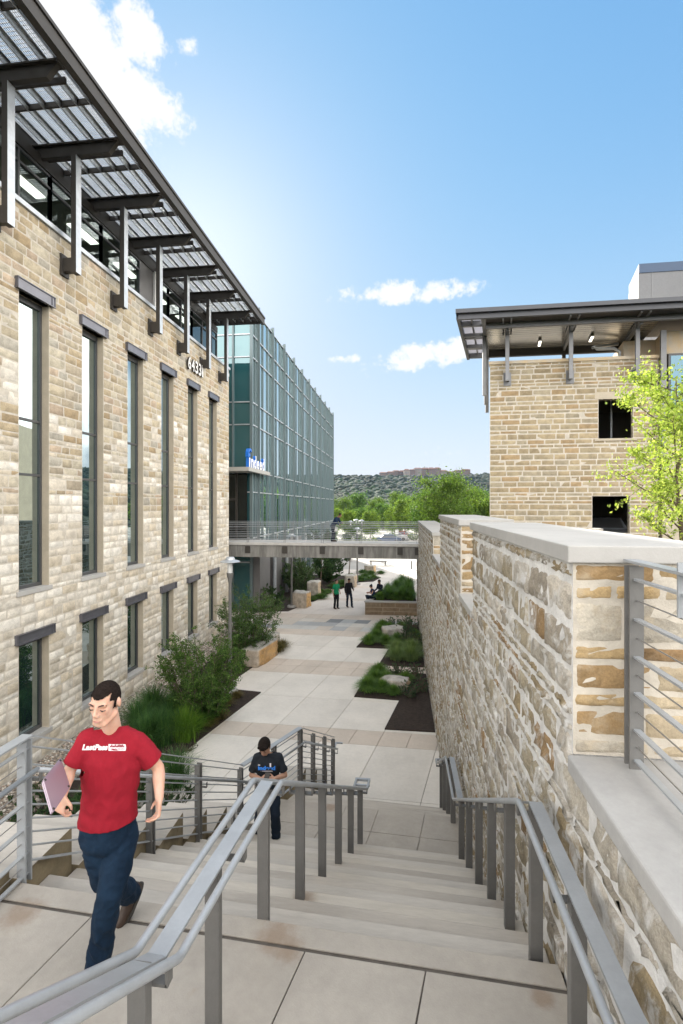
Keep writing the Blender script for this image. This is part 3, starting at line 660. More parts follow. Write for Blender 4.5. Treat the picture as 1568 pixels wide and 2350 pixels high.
# loose gravel stones along the facade
def pebbles():
    n = 7000; ys_ = rng.uniform(8, 22, n); xs_ = -8.7 + rng.uniform(0, 1.0, n) ** 1.0 * 1.15
    base = np.array([(1, 0, 0), (-1, 0, 0), (0, 1, 0), (0, -1, 0), (0, 0, 1), (0, 0, -1)], float); fc = np.array([(0, 2, 4), (2, 1, 4), (1, 3, 4), (3, 0, 4), (2, 0, 5), (1, 2, 5), (3, 1, 5), (0, 3, 5)])
    s = rng.uniform(0.018, 0.05, (n, 1, 1)); sc = rng.uniform(0.6, 1.3, (n, 1, 3)); sc[:, :, 2] *= 0.6
    V = base[None] * s * sc; a = rng.uniform(0, 6.28, n); ca_, sa_ = np.cos(a)[:, None], np.sin(a)[:, None]
    V = np.stack([V[..., 0] * ca_ - V[..., 1] * sa_, V[..., 0] * sa_ + V[..., 1] * ca_, V[..., 2]], -1) + np.stack([xs_, ys_, np.full(n, 0.08)], -1)[:, None]
    F = (fc[None] + (np.arange(n) * 6)[:, None, None]).reshape(-1, 3)
    cc = np.array([(0.42, 0.38, 0.32), (0.24, 0.20, 0.17), (0.55, 0.51, 0.45), (0.33, 0.26, 0.20)])[rng.integers(0, 4, n)] * rng.uniform(.8, 1.15, (n, 1))
    np_mesh('gravel', V.reshape(-1, 3), F, mat('pebble', None, 0.8, attr=True), None, np.repeat(cc, 6, 0), smooth=True, kind='stuff')
pebbles()

# ---------------------------------------------------------------- stairs
ST = -0.05          # the steps run slightly out of square
def sy(x, y): return y + ST * (x + 0.95)
lz, mz = 3.45, 1.15; nr_ = 14; rise = (lz - mz) / nr_; run = 0.2965; Y0 = 3.215
s = MB()
XR = 0.985
def lx(y): return -2.86 + max(0, y - 3.37) * 0.105
def slabp(xl0, xl1, y0, y1, z0, z1, mi=0, xr=XR):
    s.hexa([(xl0, sy(xl0, y0), z0), (xr, sy(xr, y0), z0), (xr, sy(xr, y1), z0), (xl1, sy(xl1, y1), z0)], [(xl0, sy(xl0, y0), z1), (xr, sy(xr, y0), z1), (xr, sy(xr, y1), z1), (xl1, sy(xl1, y1), z1)], mi)
for k in range(1, nr_):
    y = Y0 + (k - 1) * run; z = lz - k * rise
    slabp(lx(y), lx(y + run), y, y + run + (0.0), -0.04, z)
ym = Y0 + (nr_ - 1) * run
yl = ym + 1.12
s.prism([(lx(ym), sy(-2.4, ym)), (XR, sy(XR, ym)), (XR, sy(XR, yl)), (-1.72, sy(-1.7, yl + .42)), (-1.78, sy(-1.7, yl + .40))], -0.04, mz - 0.02)
for k in range(1, 7):
    y = yl + (k - 1) * 0.30
    s.hexa([(-1.78 + k * .05, sy(-1.8, y), -0.04), (XR, sy(XR, y), -0.04), (XR, sy(XR, y + .30), -0.04), (-1.73 + k * .05, sy(-1.7, y + .30), -0.04)],
           [(-1.78 + k * .05, sy(-1.8, y), mz - k * mz / 7), (XR, sy(XR, y), mz - k * mz / 7), (XR, sy(XR, y + .30), mz - k * mz / 7), (-1.73 + k * .05, sy(-1.7, y + .30), mz - k * mz / 7)])
for k in range(0, 9):                                   # flight that climbs to where the picture was taken from
    y = 1.62 - k * 0.30
    s.box(-2.86, XR, y - 0.30, y, 2.0, lz + (k + 1) * 0.1643)
s.m = [(i // 6) % 3 for i in range(len(s.f))]
st = s.build('staircase_steps', [MT['step'], MT['step2'], MT['step3']], bevel=0.010); st['kind'] = 'structure'; st.name = 'stairs'
# landing slabs with dark joints
lnd = MB(); lnd.hexa([(-3.0, 1.3, 3.2), (XR, 1.3, 3.2), (XR, sy(XR, Y0), 3.2), (-2.86, sy(-2.86, Y0), 3.2)], [(-3.0, 1.3, lz - 0.014), (XR, 1.3, lz - 0.014), (XR, sy(XR, Y0) - 0.004, lz - 0.014), (-2.86, sy(-2.86, Y0) - 0.004, lz - 0.014)])
lnd.build('landing_base', MT['joint'], kind='structure')
ls = MB(); jy = 3.045
def lcell(a0, a1, b0, b1):
    g = 0.004; P = [(a0[0] + g, a0[1] + g), (a1[0] - g, a1[1] + g), (b1[0] - g, b1[1] - g), (b0[0] + g, b0[1] - g)]
    ls.prism(P, lz - 0.012, lz)
lcell((-2.86, sy(-2.86, jy) + .01), (XR, sy(XR, jy) + .01), (-2.86, sy(-2.86, Y0)), (XR, sy(XR, Y0)))
XJ = lambda u, v: tuple(at(u, v, 2.85 * 1100 / (v - 1160)))[:2]
jl = [-3.6, -2.14, -0.72, 0.14, 2.0]
def jx(x, y): return x + 0.21 * (y - jy)
prev = -2.86
for x in (-2.12, -0.60, 0.16):
    lcell((jx(prev, 2.05) if prev > -2.8 else -2.86, 2.05), (jx(x, 2.05), 2.05), (prev, sy(prev, jy) - .012), (x, sy(x, jy) - .012)); 
    lcell((jx(prev, 1.3) if prev > -2.8 else -2.86, 1.3), (jx(x, 1.3), 1.3), (jx(prev, 2.05) if prev > -2.8 else -2.86, 2.05), (jx(x, 2.05), 2.05)); prev = x
lcell((jx(prev, 1.3), 1.3), (XR, 1.3), (prev, sy(prev, jy) - .012), (XR, sy(XR, jy) - .012))
ls.build('landing', MT['concrete'], kind='structure', bevel=0.003)
# mid landing slabs
ml = MB(); ml_y = [ym + 0.012, ym + 0.52, yl - 0.02]
for j in range(2):
    xs_ = [-2.3, -1.35, -0.55, 0.22, XR] if j == 0 else [-2.2, -1.0, -0.45, 0.32, XR]
    for a, b in zip(xs_, xs_[1:]):
        y0, y1 = ml_y[j], ml_y[j + 1]
        a2, b2 = (a + 0.1 if a > -2.1 else a), (b + 0.1 if b < .9 else b)
        ml.prism([(a + .005, sy(a, y0) + .005), (b - .005, sy(b, y0) + .005), (b2 - .005, sy(b2, y1) - .005), (a2 + .005, sy(a2, y1) - .005)], mz - 0.018, mz)
ml.build('landing', MT['concrete'], kind='structure', bevel=0.003)
# stepped cheek wall left of the flight
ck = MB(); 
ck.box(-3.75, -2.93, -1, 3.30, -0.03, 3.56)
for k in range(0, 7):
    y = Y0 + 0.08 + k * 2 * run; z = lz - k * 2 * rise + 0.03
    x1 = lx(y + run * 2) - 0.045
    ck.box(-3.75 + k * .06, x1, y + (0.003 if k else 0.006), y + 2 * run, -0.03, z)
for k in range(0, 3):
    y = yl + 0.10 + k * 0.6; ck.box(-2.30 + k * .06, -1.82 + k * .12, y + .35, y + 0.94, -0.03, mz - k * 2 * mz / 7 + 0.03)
ck.m = [0 if (i % 6) == 1 else 1 for i in range(len(ck.f))]  # pale step concrete on top faces, dark brown on all the others
ck.build('stair_side_wall', [MT['step'], mat('brown_side_face', (0.24, 0.195, 0.12), 0.9, var=0.35, vscale=4, fine=0.08)], bevel=0.006, kind=None); tag(bpy.data.objects['stair_side_wall'], 'stepped pale concrete kerb wall along the left side of the stairs', 'side wall')
# ---------------------------------------------------------------- rubble retaining wall on the right
def rubble_mat():
    m = mat('rubble_stone', (1, 1, 1), 0.92, attr=True, var=0.3, vscale=7, bump=1.6, bscale=16, fine=0.22)
    nt = m.node_tree; N = nt.nodes; L = nt.links; b = N['Principled BSDF']; src = b.inputs['Base Color'].links[0].from_socket
    tc = N.new('ShaderNodeTexCoord')
    def nz(scale, st, off, lo, hi):
        mp = N.new('ShaderNodeMapping'); L.new(tc.outputs['Object'], mp.inputs[0]); mp.inputs[3].default_value = st; mp.inputs[1].default_value = off
        n = N.new('ShaderNodeTexNoise'); n.inputs['Scale'].default_value = scale; n.inputs['Detail'].default_value = 7; n.inputs['Roughness'].default_value = 0.7; n.inputs['Distortion'].default_value = 0.6; L.new(mp.outputs[0], n.inputs[0])
        r = N.new('ShaderNodeMapRange'); r.interpolation_type = 'SMOOTHSTEP'; L.new(n.outputs[0], r.inputs[0]); r.inputs[1].default_value = lo; r.inputs[2].default_value = hi; return r.outputs[0]
    def mx(f, a, c):
        n = N.new('ShaderNodeMix'); n.data_type = 'RGBA'; L.new(f, n.inputs[0]); L.new(a, n.inputs[6]); n.inputs[7].default_value = (*c, 1); return n.outputs[2]
    c = mx(nz(4.5, (1, 1, 0.8), (0, 0, 0), 0.47, 0.66), src, (0.62, 0.61, 0.585))       # mortar wash smeared over the stones
    c = mx(nz(5.0, (1, 1, 0.45), (4, 2, 1), 0.61, 0.80), c, (0.27, 0.175, 0.075))       # rusty patches in the stone
    c = mx(nz(11.0, (1, 1, 1), (1, 7, 3), 0.66, 0.78), c, (0.15, 0.125, 0.095))
    L.new(c, b.inputs['Base Color']); return m
MT['rubble'] = rubble_mat(); MT['smear'] = mat('smeared_mortar', (0.72, 0.71, 0.685), 0.95, var=0.22, vscale=6, bump=0.8, bscale=30, fine=0.08)
WX = 1.0; CAPZ = 4.86; TOPZ = 6.07
MT['cap'] = mat('wall_cap_concrete', (0.38, 0.375, 0.365), 0.88, var=0.15, vscale=2.5, fine=0.04, bump=0.12, bscale=80, stain=(3, 0.66, 0.85, (0.33, 0.31, 0.28)))
rw = thing('retaining_wall', 'rough pale rubble stone retaining wall with concrete copings beside the stairs', 'wall', (WX, 3, 0))
def wallface(y0, y1, z0, z1, seed, res, **k):
    ashlar('stone_facing', rw, (WX, 0, 0), (0, 1, 0), (-1, 0, 0), y0, y1, z0, z1, heights=(0.09, 0.15, 0.20, 0.26), widths=(0.20, 0.52), joint=0.034, relief=0.013, rough=0.008,
           pal=PAL_RUBBLE, seed=seed, res=res, stone=MT['rubble'], mortar=MT['smear'], jit=0.012, **k)
wallface(-1.0, 9.0, 0, CAPZ - 0.10, 21, (9, 6)); wallface(9.0, 27.9, 0, 4.1, 22, (5, 4)); wallface(9.0, 25.4, 4.1, CAPZ - 0.10, 27, (5, 4))
wallface(2.92, 6.72, CAPZ - 0.10, TOPZ - 0.10, 23, (9, 6)); wallface(8.05, 12.0, CAPZ - 0.10, TOPZ - 0.10, 24, (7, 5)); wallface(14.5, 25.4, CAPZ - 0.10, 5.40, 25, (5, 4))
for (y, s_, zt) in ((2.92, 31, TOPZ - 0.1), (8.05, 32, TOPZ - .1), (14.5, 33, 5.40)):
    ashlar('end_facing', rw, (WX + 0.0, y, 0), (1, 0, 0), (0, -1, 0), 0.0, 0.80, CAPZ - 0.10 if y > 3 else CAPZ, zt, heights=(0.10, 0.17, 0.25), widths=(0.18, 0.46), joint=0.020, relief=0.008, rough=0.004,
           pal=PAL_GOLD, seed=s_, res=(8, 6), stone=mat('golden_stone', (1, 1, 1), 0.9, attr=True, var=0.35, vscale=6, bump=0.9, bscale=18, fine=0.15, stain=(5, 0.45, 0.75, (0.44, 0.36, 0.25))), mortar=MT['mortar'], jit=0.004)
c = MB(); c.box(WX + 0.01, 1.8, -1, 27.9, -0.1, 4.1); c.box(WX + 0.01, 1.8, -1, 25.4, 4.1, CAPZ - 0.10)
for a, b, z in ((2.93, 6.72, TOPZ - .1), (8.06, 12, TOPZ - .1), (14.51, 25.4, 5.4)): c.box(WX + 0.01, 1.795, a, b, CAPZ - 0.10, z)
c.build('wall_core', MT['smear'], rw)
MB().box(0.965, 2.35, -1.2, 2.915, CAPZ - 0.10, CAPZ).build('wall_cap', MT['cap'], rw, bevel=0.012)
MB().box(0.965, 1.84, 6.74, 8.04, CAPZ - 0.10, CAPZ).build('wall_cap', MT['coping'], rw, bevel=0.012)
MB().box(0.965, 1.84, 12.01, 14.49, CAPZ - 0.10, CAPZ).build('wall_cap', MT['coping'], rw, bevel=0.012)
for a, b, z in ((2.885, 6.76, TOPZ), (8.01, 12.03, TOPZ), (14.46, 25.43, 5.5)):
    MB().box(0.96, 1.84, a, b, z - 0.1, z).build('coping', MT['coping'], rw, bevel=0.008)

# upper terrace behind the wall
MB().prism([(1.8, -4), (60, -4), (60, 44), (10, 44), (1.8, 28)], -0.05, 4.28).build('terrace_ground', MT['soil'], kind='structure')
MB().prism([(1.7, 25.2), (6.5, 25.2), (6.5, 28), (1.7, 28)], 4.283, 4.30).build('terrace_path', MT['asphalt'], kind='structure')

# ---------------------------------------------------------------- handrails
def offs(path, dx, dz=0.0): return [(x + dx, y, z + dz) for x, y, z in path]
def flat_top(parent, path, w, th=0.014, name='top_rail', m_='rail'):
    b = MB(); n = len(path); P = [Vector(p) for p in path]
    L_ = []
    for i in range(n):
        d = (P[min(i + 1, n - 1)] - P[max(i - 1, 0)]); d.z = 0; s_ = Vector((d.y, -d.x, 0)).normalized()
        L_.append((P[i] - s_ * w / 2, P[i] + s_ * w / 2))
    for i in range(n - 1):
        a, b_ = L_[i], L_[i + 1]; dz = Vector((0, 0, th))
        b.hexa([a[0] - dz, a[1] - dz, b_[1] - dz, b_[0] - dz], [a[0], a[1], b_[1], b_[0]])
    return b.build(name, MT[m_], parent)
hr = thing('stair_handrail', 'double tube handrail with flat top bar dividing the middle of the stairs', 'handrail', (-0.9, 3.24, 3.45))
rx = lambda y: -0.905 + 0.086 * (y - 3.24)
RZ = 4.40
def pz(y):      # rail height along the flight
    if y < 1.92: return RZ + (1.92 - y) * 0.62
    if y < 3.22: return RZ
    if y < 7.08: return RZ - (y - 3.22) * (2.29 / 3.86)
    return RZ - 2.29
cpath = [(rx(y), y, pz(y)) for y in (0.35, 1.92, 3.22, 7.08)]
flat_top(hr, cpath + [(rx(7.12), 7.12, pz(7.08))], 0.085)
end = [(rx(7.32) - 0.098, 7.32, pz(7.1)), (rx(7.32) + 0.098, 7.32, pz(7.1))]
for sgn in (-1, 1):
    q = offs(cpath, sgn * 0.098, -0.004)
    full = []
    for i, p in enumerate(q):
        if 0 < i < len(q) - 1:
            a, b = Vector(q[i - 1]), Vector(q[i + 1]); c_ = Vector(p); d1 = (a - c_).normalized() * 0.05; d2 = (b - c_).normalized() * 0.05
            full += [c_ + d1, c_ + d1 * 0.4 + d2 * 0.1 * 0, c_ + (d1 + d2) * 0.12, c_ + d2 * 0.4, c_ + d2]
        else: full.append(Vector(p))
    full.append(Vector((rx(7.3) + sgn * 0.098, 7.30, pz(7.1))))
    MB().tube(full, 0.0195, 14).build('grab_tube', MT['rail'], hr, smooth='auto')
MB().bar((rx(7.3) - 0.115, 7.31, pz(7.1)), (rx(7.3) + 0.115, 7.31, pz(7.1)), 0.035, 0.035).build('end_bar', MT['rail'], hr)
MB().bar((rx(7.3) - 0.115, 7.16, pz(7.1)), (rx(7.3) + 0.115, 7.16, pz(7.1)), 0.02, 0.03).build('end_bar', MT['rail'], hr)
def floor_z(y):
    if y < 1.62: return lz + (int((1.62 - y) / 0.30) + 1) * 0.1643
    if y < Y0: return lz
    if y < ym: return lz - (int((y - Y0) / run) + 1) * rise
    if y < yl: return mz
    if y < yl + 1.8: return mz - (int((y - yl) / 0.30) + 1) * mz / 7
    return 0.0
def post(parent, x, y, ztop, w=0.078, d=0.052, y_f=None):
    zf = floor_z((y if y_f is None else y_f) - ST * (x + 0.95))
    return MB().box(x - w / 2, x + w / 2, y - d / 2, y + d / 2, zf - 0.02, ztop).build('post', MT['rail_post'], parent, bevel=0.004)
def bracket(parent, x, y, z, dx):
    b = MB(); b.box(min(x, x + dx), max(x, x + dx), y - 0.022, y + 0.022, z - 0.085, z - 0.073); b.box(x + dx - 0.006, x + dx + 0.006, y - 0.022, y + 0.022, z - 0.085, z - 0.018)
    return b.build('tube_bracket', MT['rail_post'], parent)
for y in (0.95, 1.80, 2.43, 3.235, 4.005, 4.775, 5.545, 6.315, 7.06):
    post(hr, rx(y) - (0.03 if y < 3.3 and y > 3 else 0), y, pz(y) - 0.012)
    if y not in (2.43,):
        bracket(hr, rx(y), y + 0.05, pz(y + 0.05), 0.098); bracket(hr, rx(y), y + 0.05, pz(y + 0.05), -0.098)
bracket(hr, rx(2.6), 2.6, RZ, 0.10); bracket(hr, rx(2.9), 2.9, RZ, -0.10)

h2 = thing('wall_handrail', 'flat topped handrail with one grab tube running down against the rubble wall', 'handrail', (0.85, 3.2, 3.45))
def pz2(y):
    if y < 1.75: return RZ + (1.75 - y) * 0.62
    if y < 3.2: return RZ
    if y < 6.98: return RZ - (y - 3.2) * (2.29 / 3.78)
    if y < 8.15: return RZ - 2.29
    if y < 10.1: return RZ - 2.29 - (y - 8.15) * (1.16 / 1.95)
    return RZ - 3.45
ys2 = (0.5, 1.75, 3.2, 6.98, 8.15, 10.1, 10.25)
flat_top(h2, [(0.865, y, pz2(y)) for y in ys2[:-1]], 0.082)
full = []
q = [Vector((0.765, y, pz2(y) - 0.004)) for y in ys2]
for i, p in enumerate(q):
    if 0 < i < len(q) - 1:
        d1 = (q[i - 1] - p).normalized() * 0.06; d2 = (q[i + 1] - p).normalized() * 0.06; full += [p + d1, p + (d1 + d2) * 0.2, p + d2]
    else: full.append(p)
MB().tube(full, 0.0195, 14).build('grab_tube', MT['rail'], h2, smooth='auto')
MB().bar((0.75, 10.26, pz2(10.2)), (0.95, 10.26, pz2(10.2)), 0.035, 0.035).build('end_bar', MT['rail'], h2)
for y in (1.2, 1.75, 2.47, 3.19, 3.93, 4.67, 5.40, 6.14, 6.88, 7.95, 8.7, 9.4, 10.1):
    post(h2, 0.865, y, pz2(y) - 0.012); bracket(h2, 0.865, y + 0.055, pz2(y + .055), -0.10)

# guard rails: flat top plate, alternating flat bars and thin cables between double flat posts
LEVELS = [('bar', 0.985), ('cab', 0.875), ('bar', 0.775), ('cab', 0.675), ('bar', 0.575), ('cab', 0.48), ('bar', 0.385), ('cab', 0.285), ('bar', 0.19), ('cab', 0.10), ('bar', 0.03)]
SLOPE = [('rod', 1.00), ('rod', 0.86), ('rod', 0.76), ('rod', 0.655), ('rod', 0.55), ('rod', 0.445), ('rod', 0.34), ('rod', 0.235), ('bar', 0.12)]
def guard(parent, pts, posts, levels, top=1.09, tw=0.09, tube_h=None, side=1, name='infill_bars', lip=True):
    """pts: base points with floor height"""
    P = [Vector(p) for p in pts]
    flat_top(parent, [(p.x, p.y, p.z + top) for p in P], tw)
    b = MB(); c_ = MB()
    for kind, h in levels:
        for a, d in zip(P, P[1:]):
            A = a + Vector((0, 0, h)); D_ = d + Vector((0, 0, h))
            if kind == 'bar': b.bar(A, D_, 0.034, 0.012)
            elif kind == 'rod': b.tube([A, D_], 0.0075, 8)
            else: c_.tube([A, D_], 0.0042, 6)
    b.build(name, MT['rail'], parent)
    if c_.v: c_.build('cables', MT['cable'], parent)
    for (x, y, z) in posts:
        m_ = MB(); d = (P[1] - P[0]); d.z = 0; d.normalize(); n_ = Vector((d.y, -d.x, 0))
        for o in (-0.028, 0.028):
            c0 = Vector((x, y, 0)) + d * o
            m_.hexa([c0 - n_ * .036 - d * .006 + Vector((0, 0, z)), c0 + n_ * .036 - d * .006 + Vector((0, 0, z)), c0 + n_ * .036 + d * .006 + Vector((0, 0, z)), c0 - n_ * .036 + d * .006 + Vector((0, 0, z))],
                    [c0 - n_ * .036 - d * .006 + Vector((0, 0, z + top - .014)), c0 + n_ * .036 - d * .006 + Vector((0, 0, z + top - .014)), c0 + n_ * .036 + d * .006 + Vector((0, 0, z + top - .014)), c0 - n_ * .036 + d * .006 + Vector((0, 0, z + top - .014))])
        m_.build('post', MT['rail'] if levels is LEVELS else MT['rail_post'], parent)
    if tube_h:
        d = (P[1] - P[0]); d.z = 0; d.normalize(); n_ = Vector((d.y, -d.x, 0)) * side
        MB().tube([p + n_ * 0.085 + Vector((0, 0, tube_h)) for p in P], 0.019, 12).build('grab_tube', MT['rail'], parent, smooth=True)
        for (x, y, z) in posts:
            q_ = Vector((x, y, z + tube_h)) + d * 0.06
            MB().bar(q_ - Vector((0, 0, 0.08)), q_ + n_ * 0.09 - Vector((0, 0, 0.08)), 0.03, 0.008).bar(q_ + n_ * 0.087 - Vector((0, 0, 0.084)), q_ + n_ * 0.087 - Vector((0, 0, .016)), 0.008, 0.03, up=(0, 1, 0)).build('tube_bracket', MT['rail_post'], parent)
g1 = thing('guard_railing', 'grey steel guard railing along the open left side of stairs and landing', 'railing', (-2.84, 3.37, 3.45))
guard(g1, [(-2.86, 0.6, lz), (-2.84, 3.37, lz)], [(-2.84, 3.34, lz - .02), (-2.85, 1.9, lz)], LEVELS, tube_h=0.83)
zs = lambda y: lz - 0.02 - (y - 3.37) * 0.585
gx = lambda y: -2.84 + (y - 3.37) * 0.101
guard(g1, [(-2.84, 3.37, lz), (gx(7.25), 7.25, zs(7.25))], [(gx(y), y, zs(y) - 0.05) for y in (4.92, 5.93, 7.2)], SLOPE, tw=0.05, tube_h=0.83)
ze = mz
guard(g1, [(gx(7.25), 7.25, ze), (-1.80, 8.62, ze)], [(-1.80, 8.60, ze - .02), (-2.12, 7.95, ze)], SLOPE, tw=0.09, tube_h=0.83)
sl2 = lambda y: mz - (y - 8.62) * 0.56
g2x = lambda y: -1.80 + (y - 8.62) * 0.19
guard(g1, [(-1.80, 8.62, mz), (g2x(10.5), 10.5, max(0.05, sl2(10.5)))], [(g2x(y), y, max(0, sl2(y) - .05)) for y in (9.25, 9.9, 10.45)], SLOPE, tw=0.05, tube_h=0.83)
MB().bar((g2x(10.5) + 0.02, 10.75, 0.93), (g2x(10.5) + 0.17, 10.75, 0.93), 0.03, 0.03).bar((g2x(10.5) + 0.02, 10.45, 0.93), (g2x(10.5) + .02, 10.75, 0.93), 0.03, 0.03).build('end_bar', MT['rail'], g1)
g2 = thing('guard_railing', 'pale grey steel railing standing on the wall cap at the picture edge', 'railing', (1.285, 2.8, CAPZ))
guard(g2, [(1.285, 2.86, CAPZ + 0.02), (1.285, 0.4, CAPZ + 0.02)], [(1.285, 2.82, CAPZ), (1.285, 1.1, CAPZ)], [(k, h * 1.03) for k, h in LEVELS], top=1.12, tw=0.075)
MB().box(1.255, 1.315, 2.34, 2.352, CAPZ + 0.93, CAPZ + 1.18).build('name_plate', MT['rail'], g2)

# ---------------------------------------------------------------- right parking building with raised canopy roof
rb = thing('stone_parking_building', 'tan limestone parking building with a raised metal canopy roof on brackets', 'building', (3.18, 17.5, 4.28))
Cx, Cy = 3.18, 17.5; UF = Vector((1, -0.0196, 0)).normalized(); US = Vector((0.212, 1, 0)).normalized()
def rp(u, s_, z): q = Vector((Cx, Cy, 0)) + UF * u + US * s_; return (q.x, q.y, z)
NF = Vector((-0.0196, -1, 0)).normalized()
E1 = 5.52
ropen = [(3.62, 4.72, 8.60, 9.95), (3.42, 4.62, 5.35, 6.62)]
ashlar('stone_facing', rb, (Cx, Cy, 0), UF, NF, 0, E1, 4.2, 11.30, ropen, heights=(0.12, 0.19, 0.19, 0.20, 0.21), widths=(0.24, 0.56), joint=0.018, relief=0.004, rough=0.0015, pal=PAL_TAN, seed=41, res=(4, 4), jit=0.002)
def rbox(name, u0, u1, s0, s1, z0, z1, m_, parent=rb, kind=None, bevel=0):
    return MB().hexa([rp(u0, s0, z0), rp(u1, s0, z0), rp(u1, s1, z0), rp(u0, s1, z0)], [rp(u0, s0, z1), rp(u1, s0, z1), rp(u1, s1, z1), rp(u0, s1, z1)]).build(name, m_, parent, bevel=bevel)
w = MB()
def wq(u0, u1, s0, s1, z0, z1): w.hexa([rp(u0, s0, z0), rp(u1, s0, z0), rp(u1, s1, z0), rp(u0, s1, z0)], [rp(u0, s0, z1), rp(u1, s0, z1), rp(u1, s1, z1), rp(u0, s1, z1)])
wq(0.0, 3.42, 0.003, .3, 4.2, 11.29); wq(4.73, E1, 0.003, .3, 4.2, 11.29); wq(3.42, 4.73, 0.003, .3, 6.63, 8.6); wq(3.42, 4.73, .003, .3, 9.95, 11.29); wq(3.42, 3.62, .003, .3, 8.6, 9.95); wq(3.42, 4.73, .003, .3, 4.2, 5.35); wq(4.62, 4.73, .003, .3, 5.35, 6.63)
w.build('wall', MT['stone_smooth'], rb)
rbox('coping', -0.03, E1 + 0.03, -0.035, 0.34, 11.29, 11.40, MT['coping_warm'], bevel=0.006)
rbox('window_lintel', 3.5, 4.8, -0.012, 0.10, 9.952, 10.2, MT['stone_smooth']); rbox('window_sill', 3.5, 4.85, -0.03, 0.2, 8.52, 8.598, MT['stone_smooth'])
rbox('wall', 0.0, 0.28, 0.31, 12, 4.2, 11.29, MT['stone_smooth'])
rbox('floor_slab', 0.3, 14, 0.31, 14, 8.0, 8.25, MT['interior']); rbox('floor_slab', 0.3, 14, 0.31, 14, 10.9, 11.1, MT['interior'])
rbox('back_wall', 0.3, 14, 8, 8.2, 4.3, 10.9, MT['interior'])
rbox('drain_pipe', 4.3, 4.36, 1.5, 1.56, 8.3, 10.8, MT['galv'])
# office wing to the right
rbox('office_wall', E1 + 0.16, 22, 0.10, 9, 4.2, 8.72, MT['stone_smooth']); rbox('office_wall', E1 + 0.16, 22, 0.10, 9, 11.45, 12.2, MT['coping_warm'])
rbox('office_wall', E1 - 0.9, E1 + 0.3, 0.9, 4.0, 11.1, 12.2, MT['coping_warm'])
for k in range(6):
    u0 = E1 + 0.34 + k * 2.3
    for z0, z1 in ((8.75, 11.43),) if k < 1 else ((8.75, 11.43), (5.3, 7.9)):
        f = rbox('window', u0 - 0.02, u0 + 2.0, 0.0, 0.12, z0, z1, MT['frame'])
        rbox('pane', u0 + 0.05, u0 + 0.96, -0.012, -0.004, z0 + 0.08, z1 - .08, MT['glass_dark'], f); rbox('pane', u0 + 1.02, u0 + 1.93, -0.012, -0.004, z0 + .08, z1 - .08, MT['glass_dark'], f)
    rbox('wall_pier', u0 + 2.02, u0 + 2.28, 0.0, 0.2, 8.72, 11.45, MT['stone_smooth'])
rbox('column', E1 + 0.02, E1 + 0.19, -0.25, -0.12, 7.5, 12.15, MT['metal'])
# canopy
RZ2 = 12.45
rf = MB(); rf.hexa([rp(-0.96, -1.50, 12.40), rp(22, -1.50, 12.40), rp(22, -1.38, 12.40), rp(-0.96, -1.38, 12.40)], [rp(-0.96, -1.50, 12.57), rp(22, -1.50, 12.57), rp(22, -1.38, 12.57), rp(-0.96, -1.38, 12.57)])
rf.hexa([rp(-1.03, -1.62, 12.57), rp(22, -1.62, 12.57), rp(22, -1.40, 12.57), rp(-1.03, -1.40, 12.57)], [rp(-1.03, -1.62, 12.70), rp(22, -1.62, 12.70), rp(22, -1.40, 12.70), rp(-1.03, -1.40, 12.70)])
rf.build('canopy_edge_beam', MT['roof_edge'], rb)
rbox('canopy_side_beam', -1.03, -0.92, -1.40, 3.3, 12.45, 12.68, MT['roof_edge'])
rbox('canopy_side_beam', -0.92, -0.22, 3.2, 3.32, 12.5, 12.7, MT['metal'])
rbox('canopy_side_beam', -0.24, -0.1, -1.40, 3.3, 12.42, 12.6, MT['metal'])
for s_ in (-0.55, 0.75, 2.0): rbox('canopy_joist', -0.92, -0.24, s_, s_ + 0.12, 12.5, 12.68, MT['metal'])
rbox('canopy_joist', -0.60, -0.55, -1.4, 3.2, 12.56, 12.68, MT['metal'])
perf = mat('perforated_sheet', (0.55, 0.55, 0.6), 0.6)
gg = MB()
for i in range(40):
    u_ = -0.92 + i * 0.0175; gg.hexa([rp(u_, -1.4, 12.69), rp(u_ + .008, -1.4, 12.69), rp(u_ + .008, 3.2, 12.69), rp(u_, 3.2, 12.69)], [rp(u_, -1.4, 12.70), rp(u_ + .008, -1.4, 12.70), rp(u_ + .008, 3.2, 12.70), rp(u_, 3.2, 12.70)])
for i in range(120):
    s_ = -1.4 + i * .0385; gg.hexa([rp(-0.92, s_, 12.701), rp(-.24, s_, 12.701), rp(-.24, s_ + .012, 12.701), rp(-0.92, s_ + .012, 12.701)], [rp(-0.92, s_, 12.71), rp(-.24, s_, 12.71), rp(-.24, s_ + .012, 12.71), rp(-0.92, s_ + .012, 12.71)])
gg.build('canopy_grating', perf, rb)
ceil = mat('metal_deck_ceiling', (0.50, 0.49, 0.46), 0.22, 0.75, var=0.1, vscale=2)
cd = MB()
for i in range(14):
    s0 = -0.78 + i * 0.185
    cd.quad(rp(-0.1, s0, 12.36), rp(5.4, s0, 12.36), rp(5.4, s0 + .155, 12.36), rp(-.1, s0 + .155, 12.36)); cd.quad(rp(-0.1, s0 + .155, 12.36), rp(5.4, s0 + .155, 12.36), rp(5.4, s0 + .17, 12.375), rp(-.1, s0 + .17, 12.375)); cd.quad(rp(-0.1, s0 + .17, 12.375), rp(5.4, s0 + .17, 12.375), rp(5.4, s0 + .185, 12.36), rp(-.1, s0 + .185, 12.36))
cd.build('canopy_ceiling', ceil, rb)
rbox('canopy_roof', -0.1, 22, -1.39, 1.85, 12.60, 12.66, MT['metal_dark'])
rbox('canopy_beam', -0.1, 5.6, 1.8, 1.95, 12.10, 12.40, MT['metal_dark'])
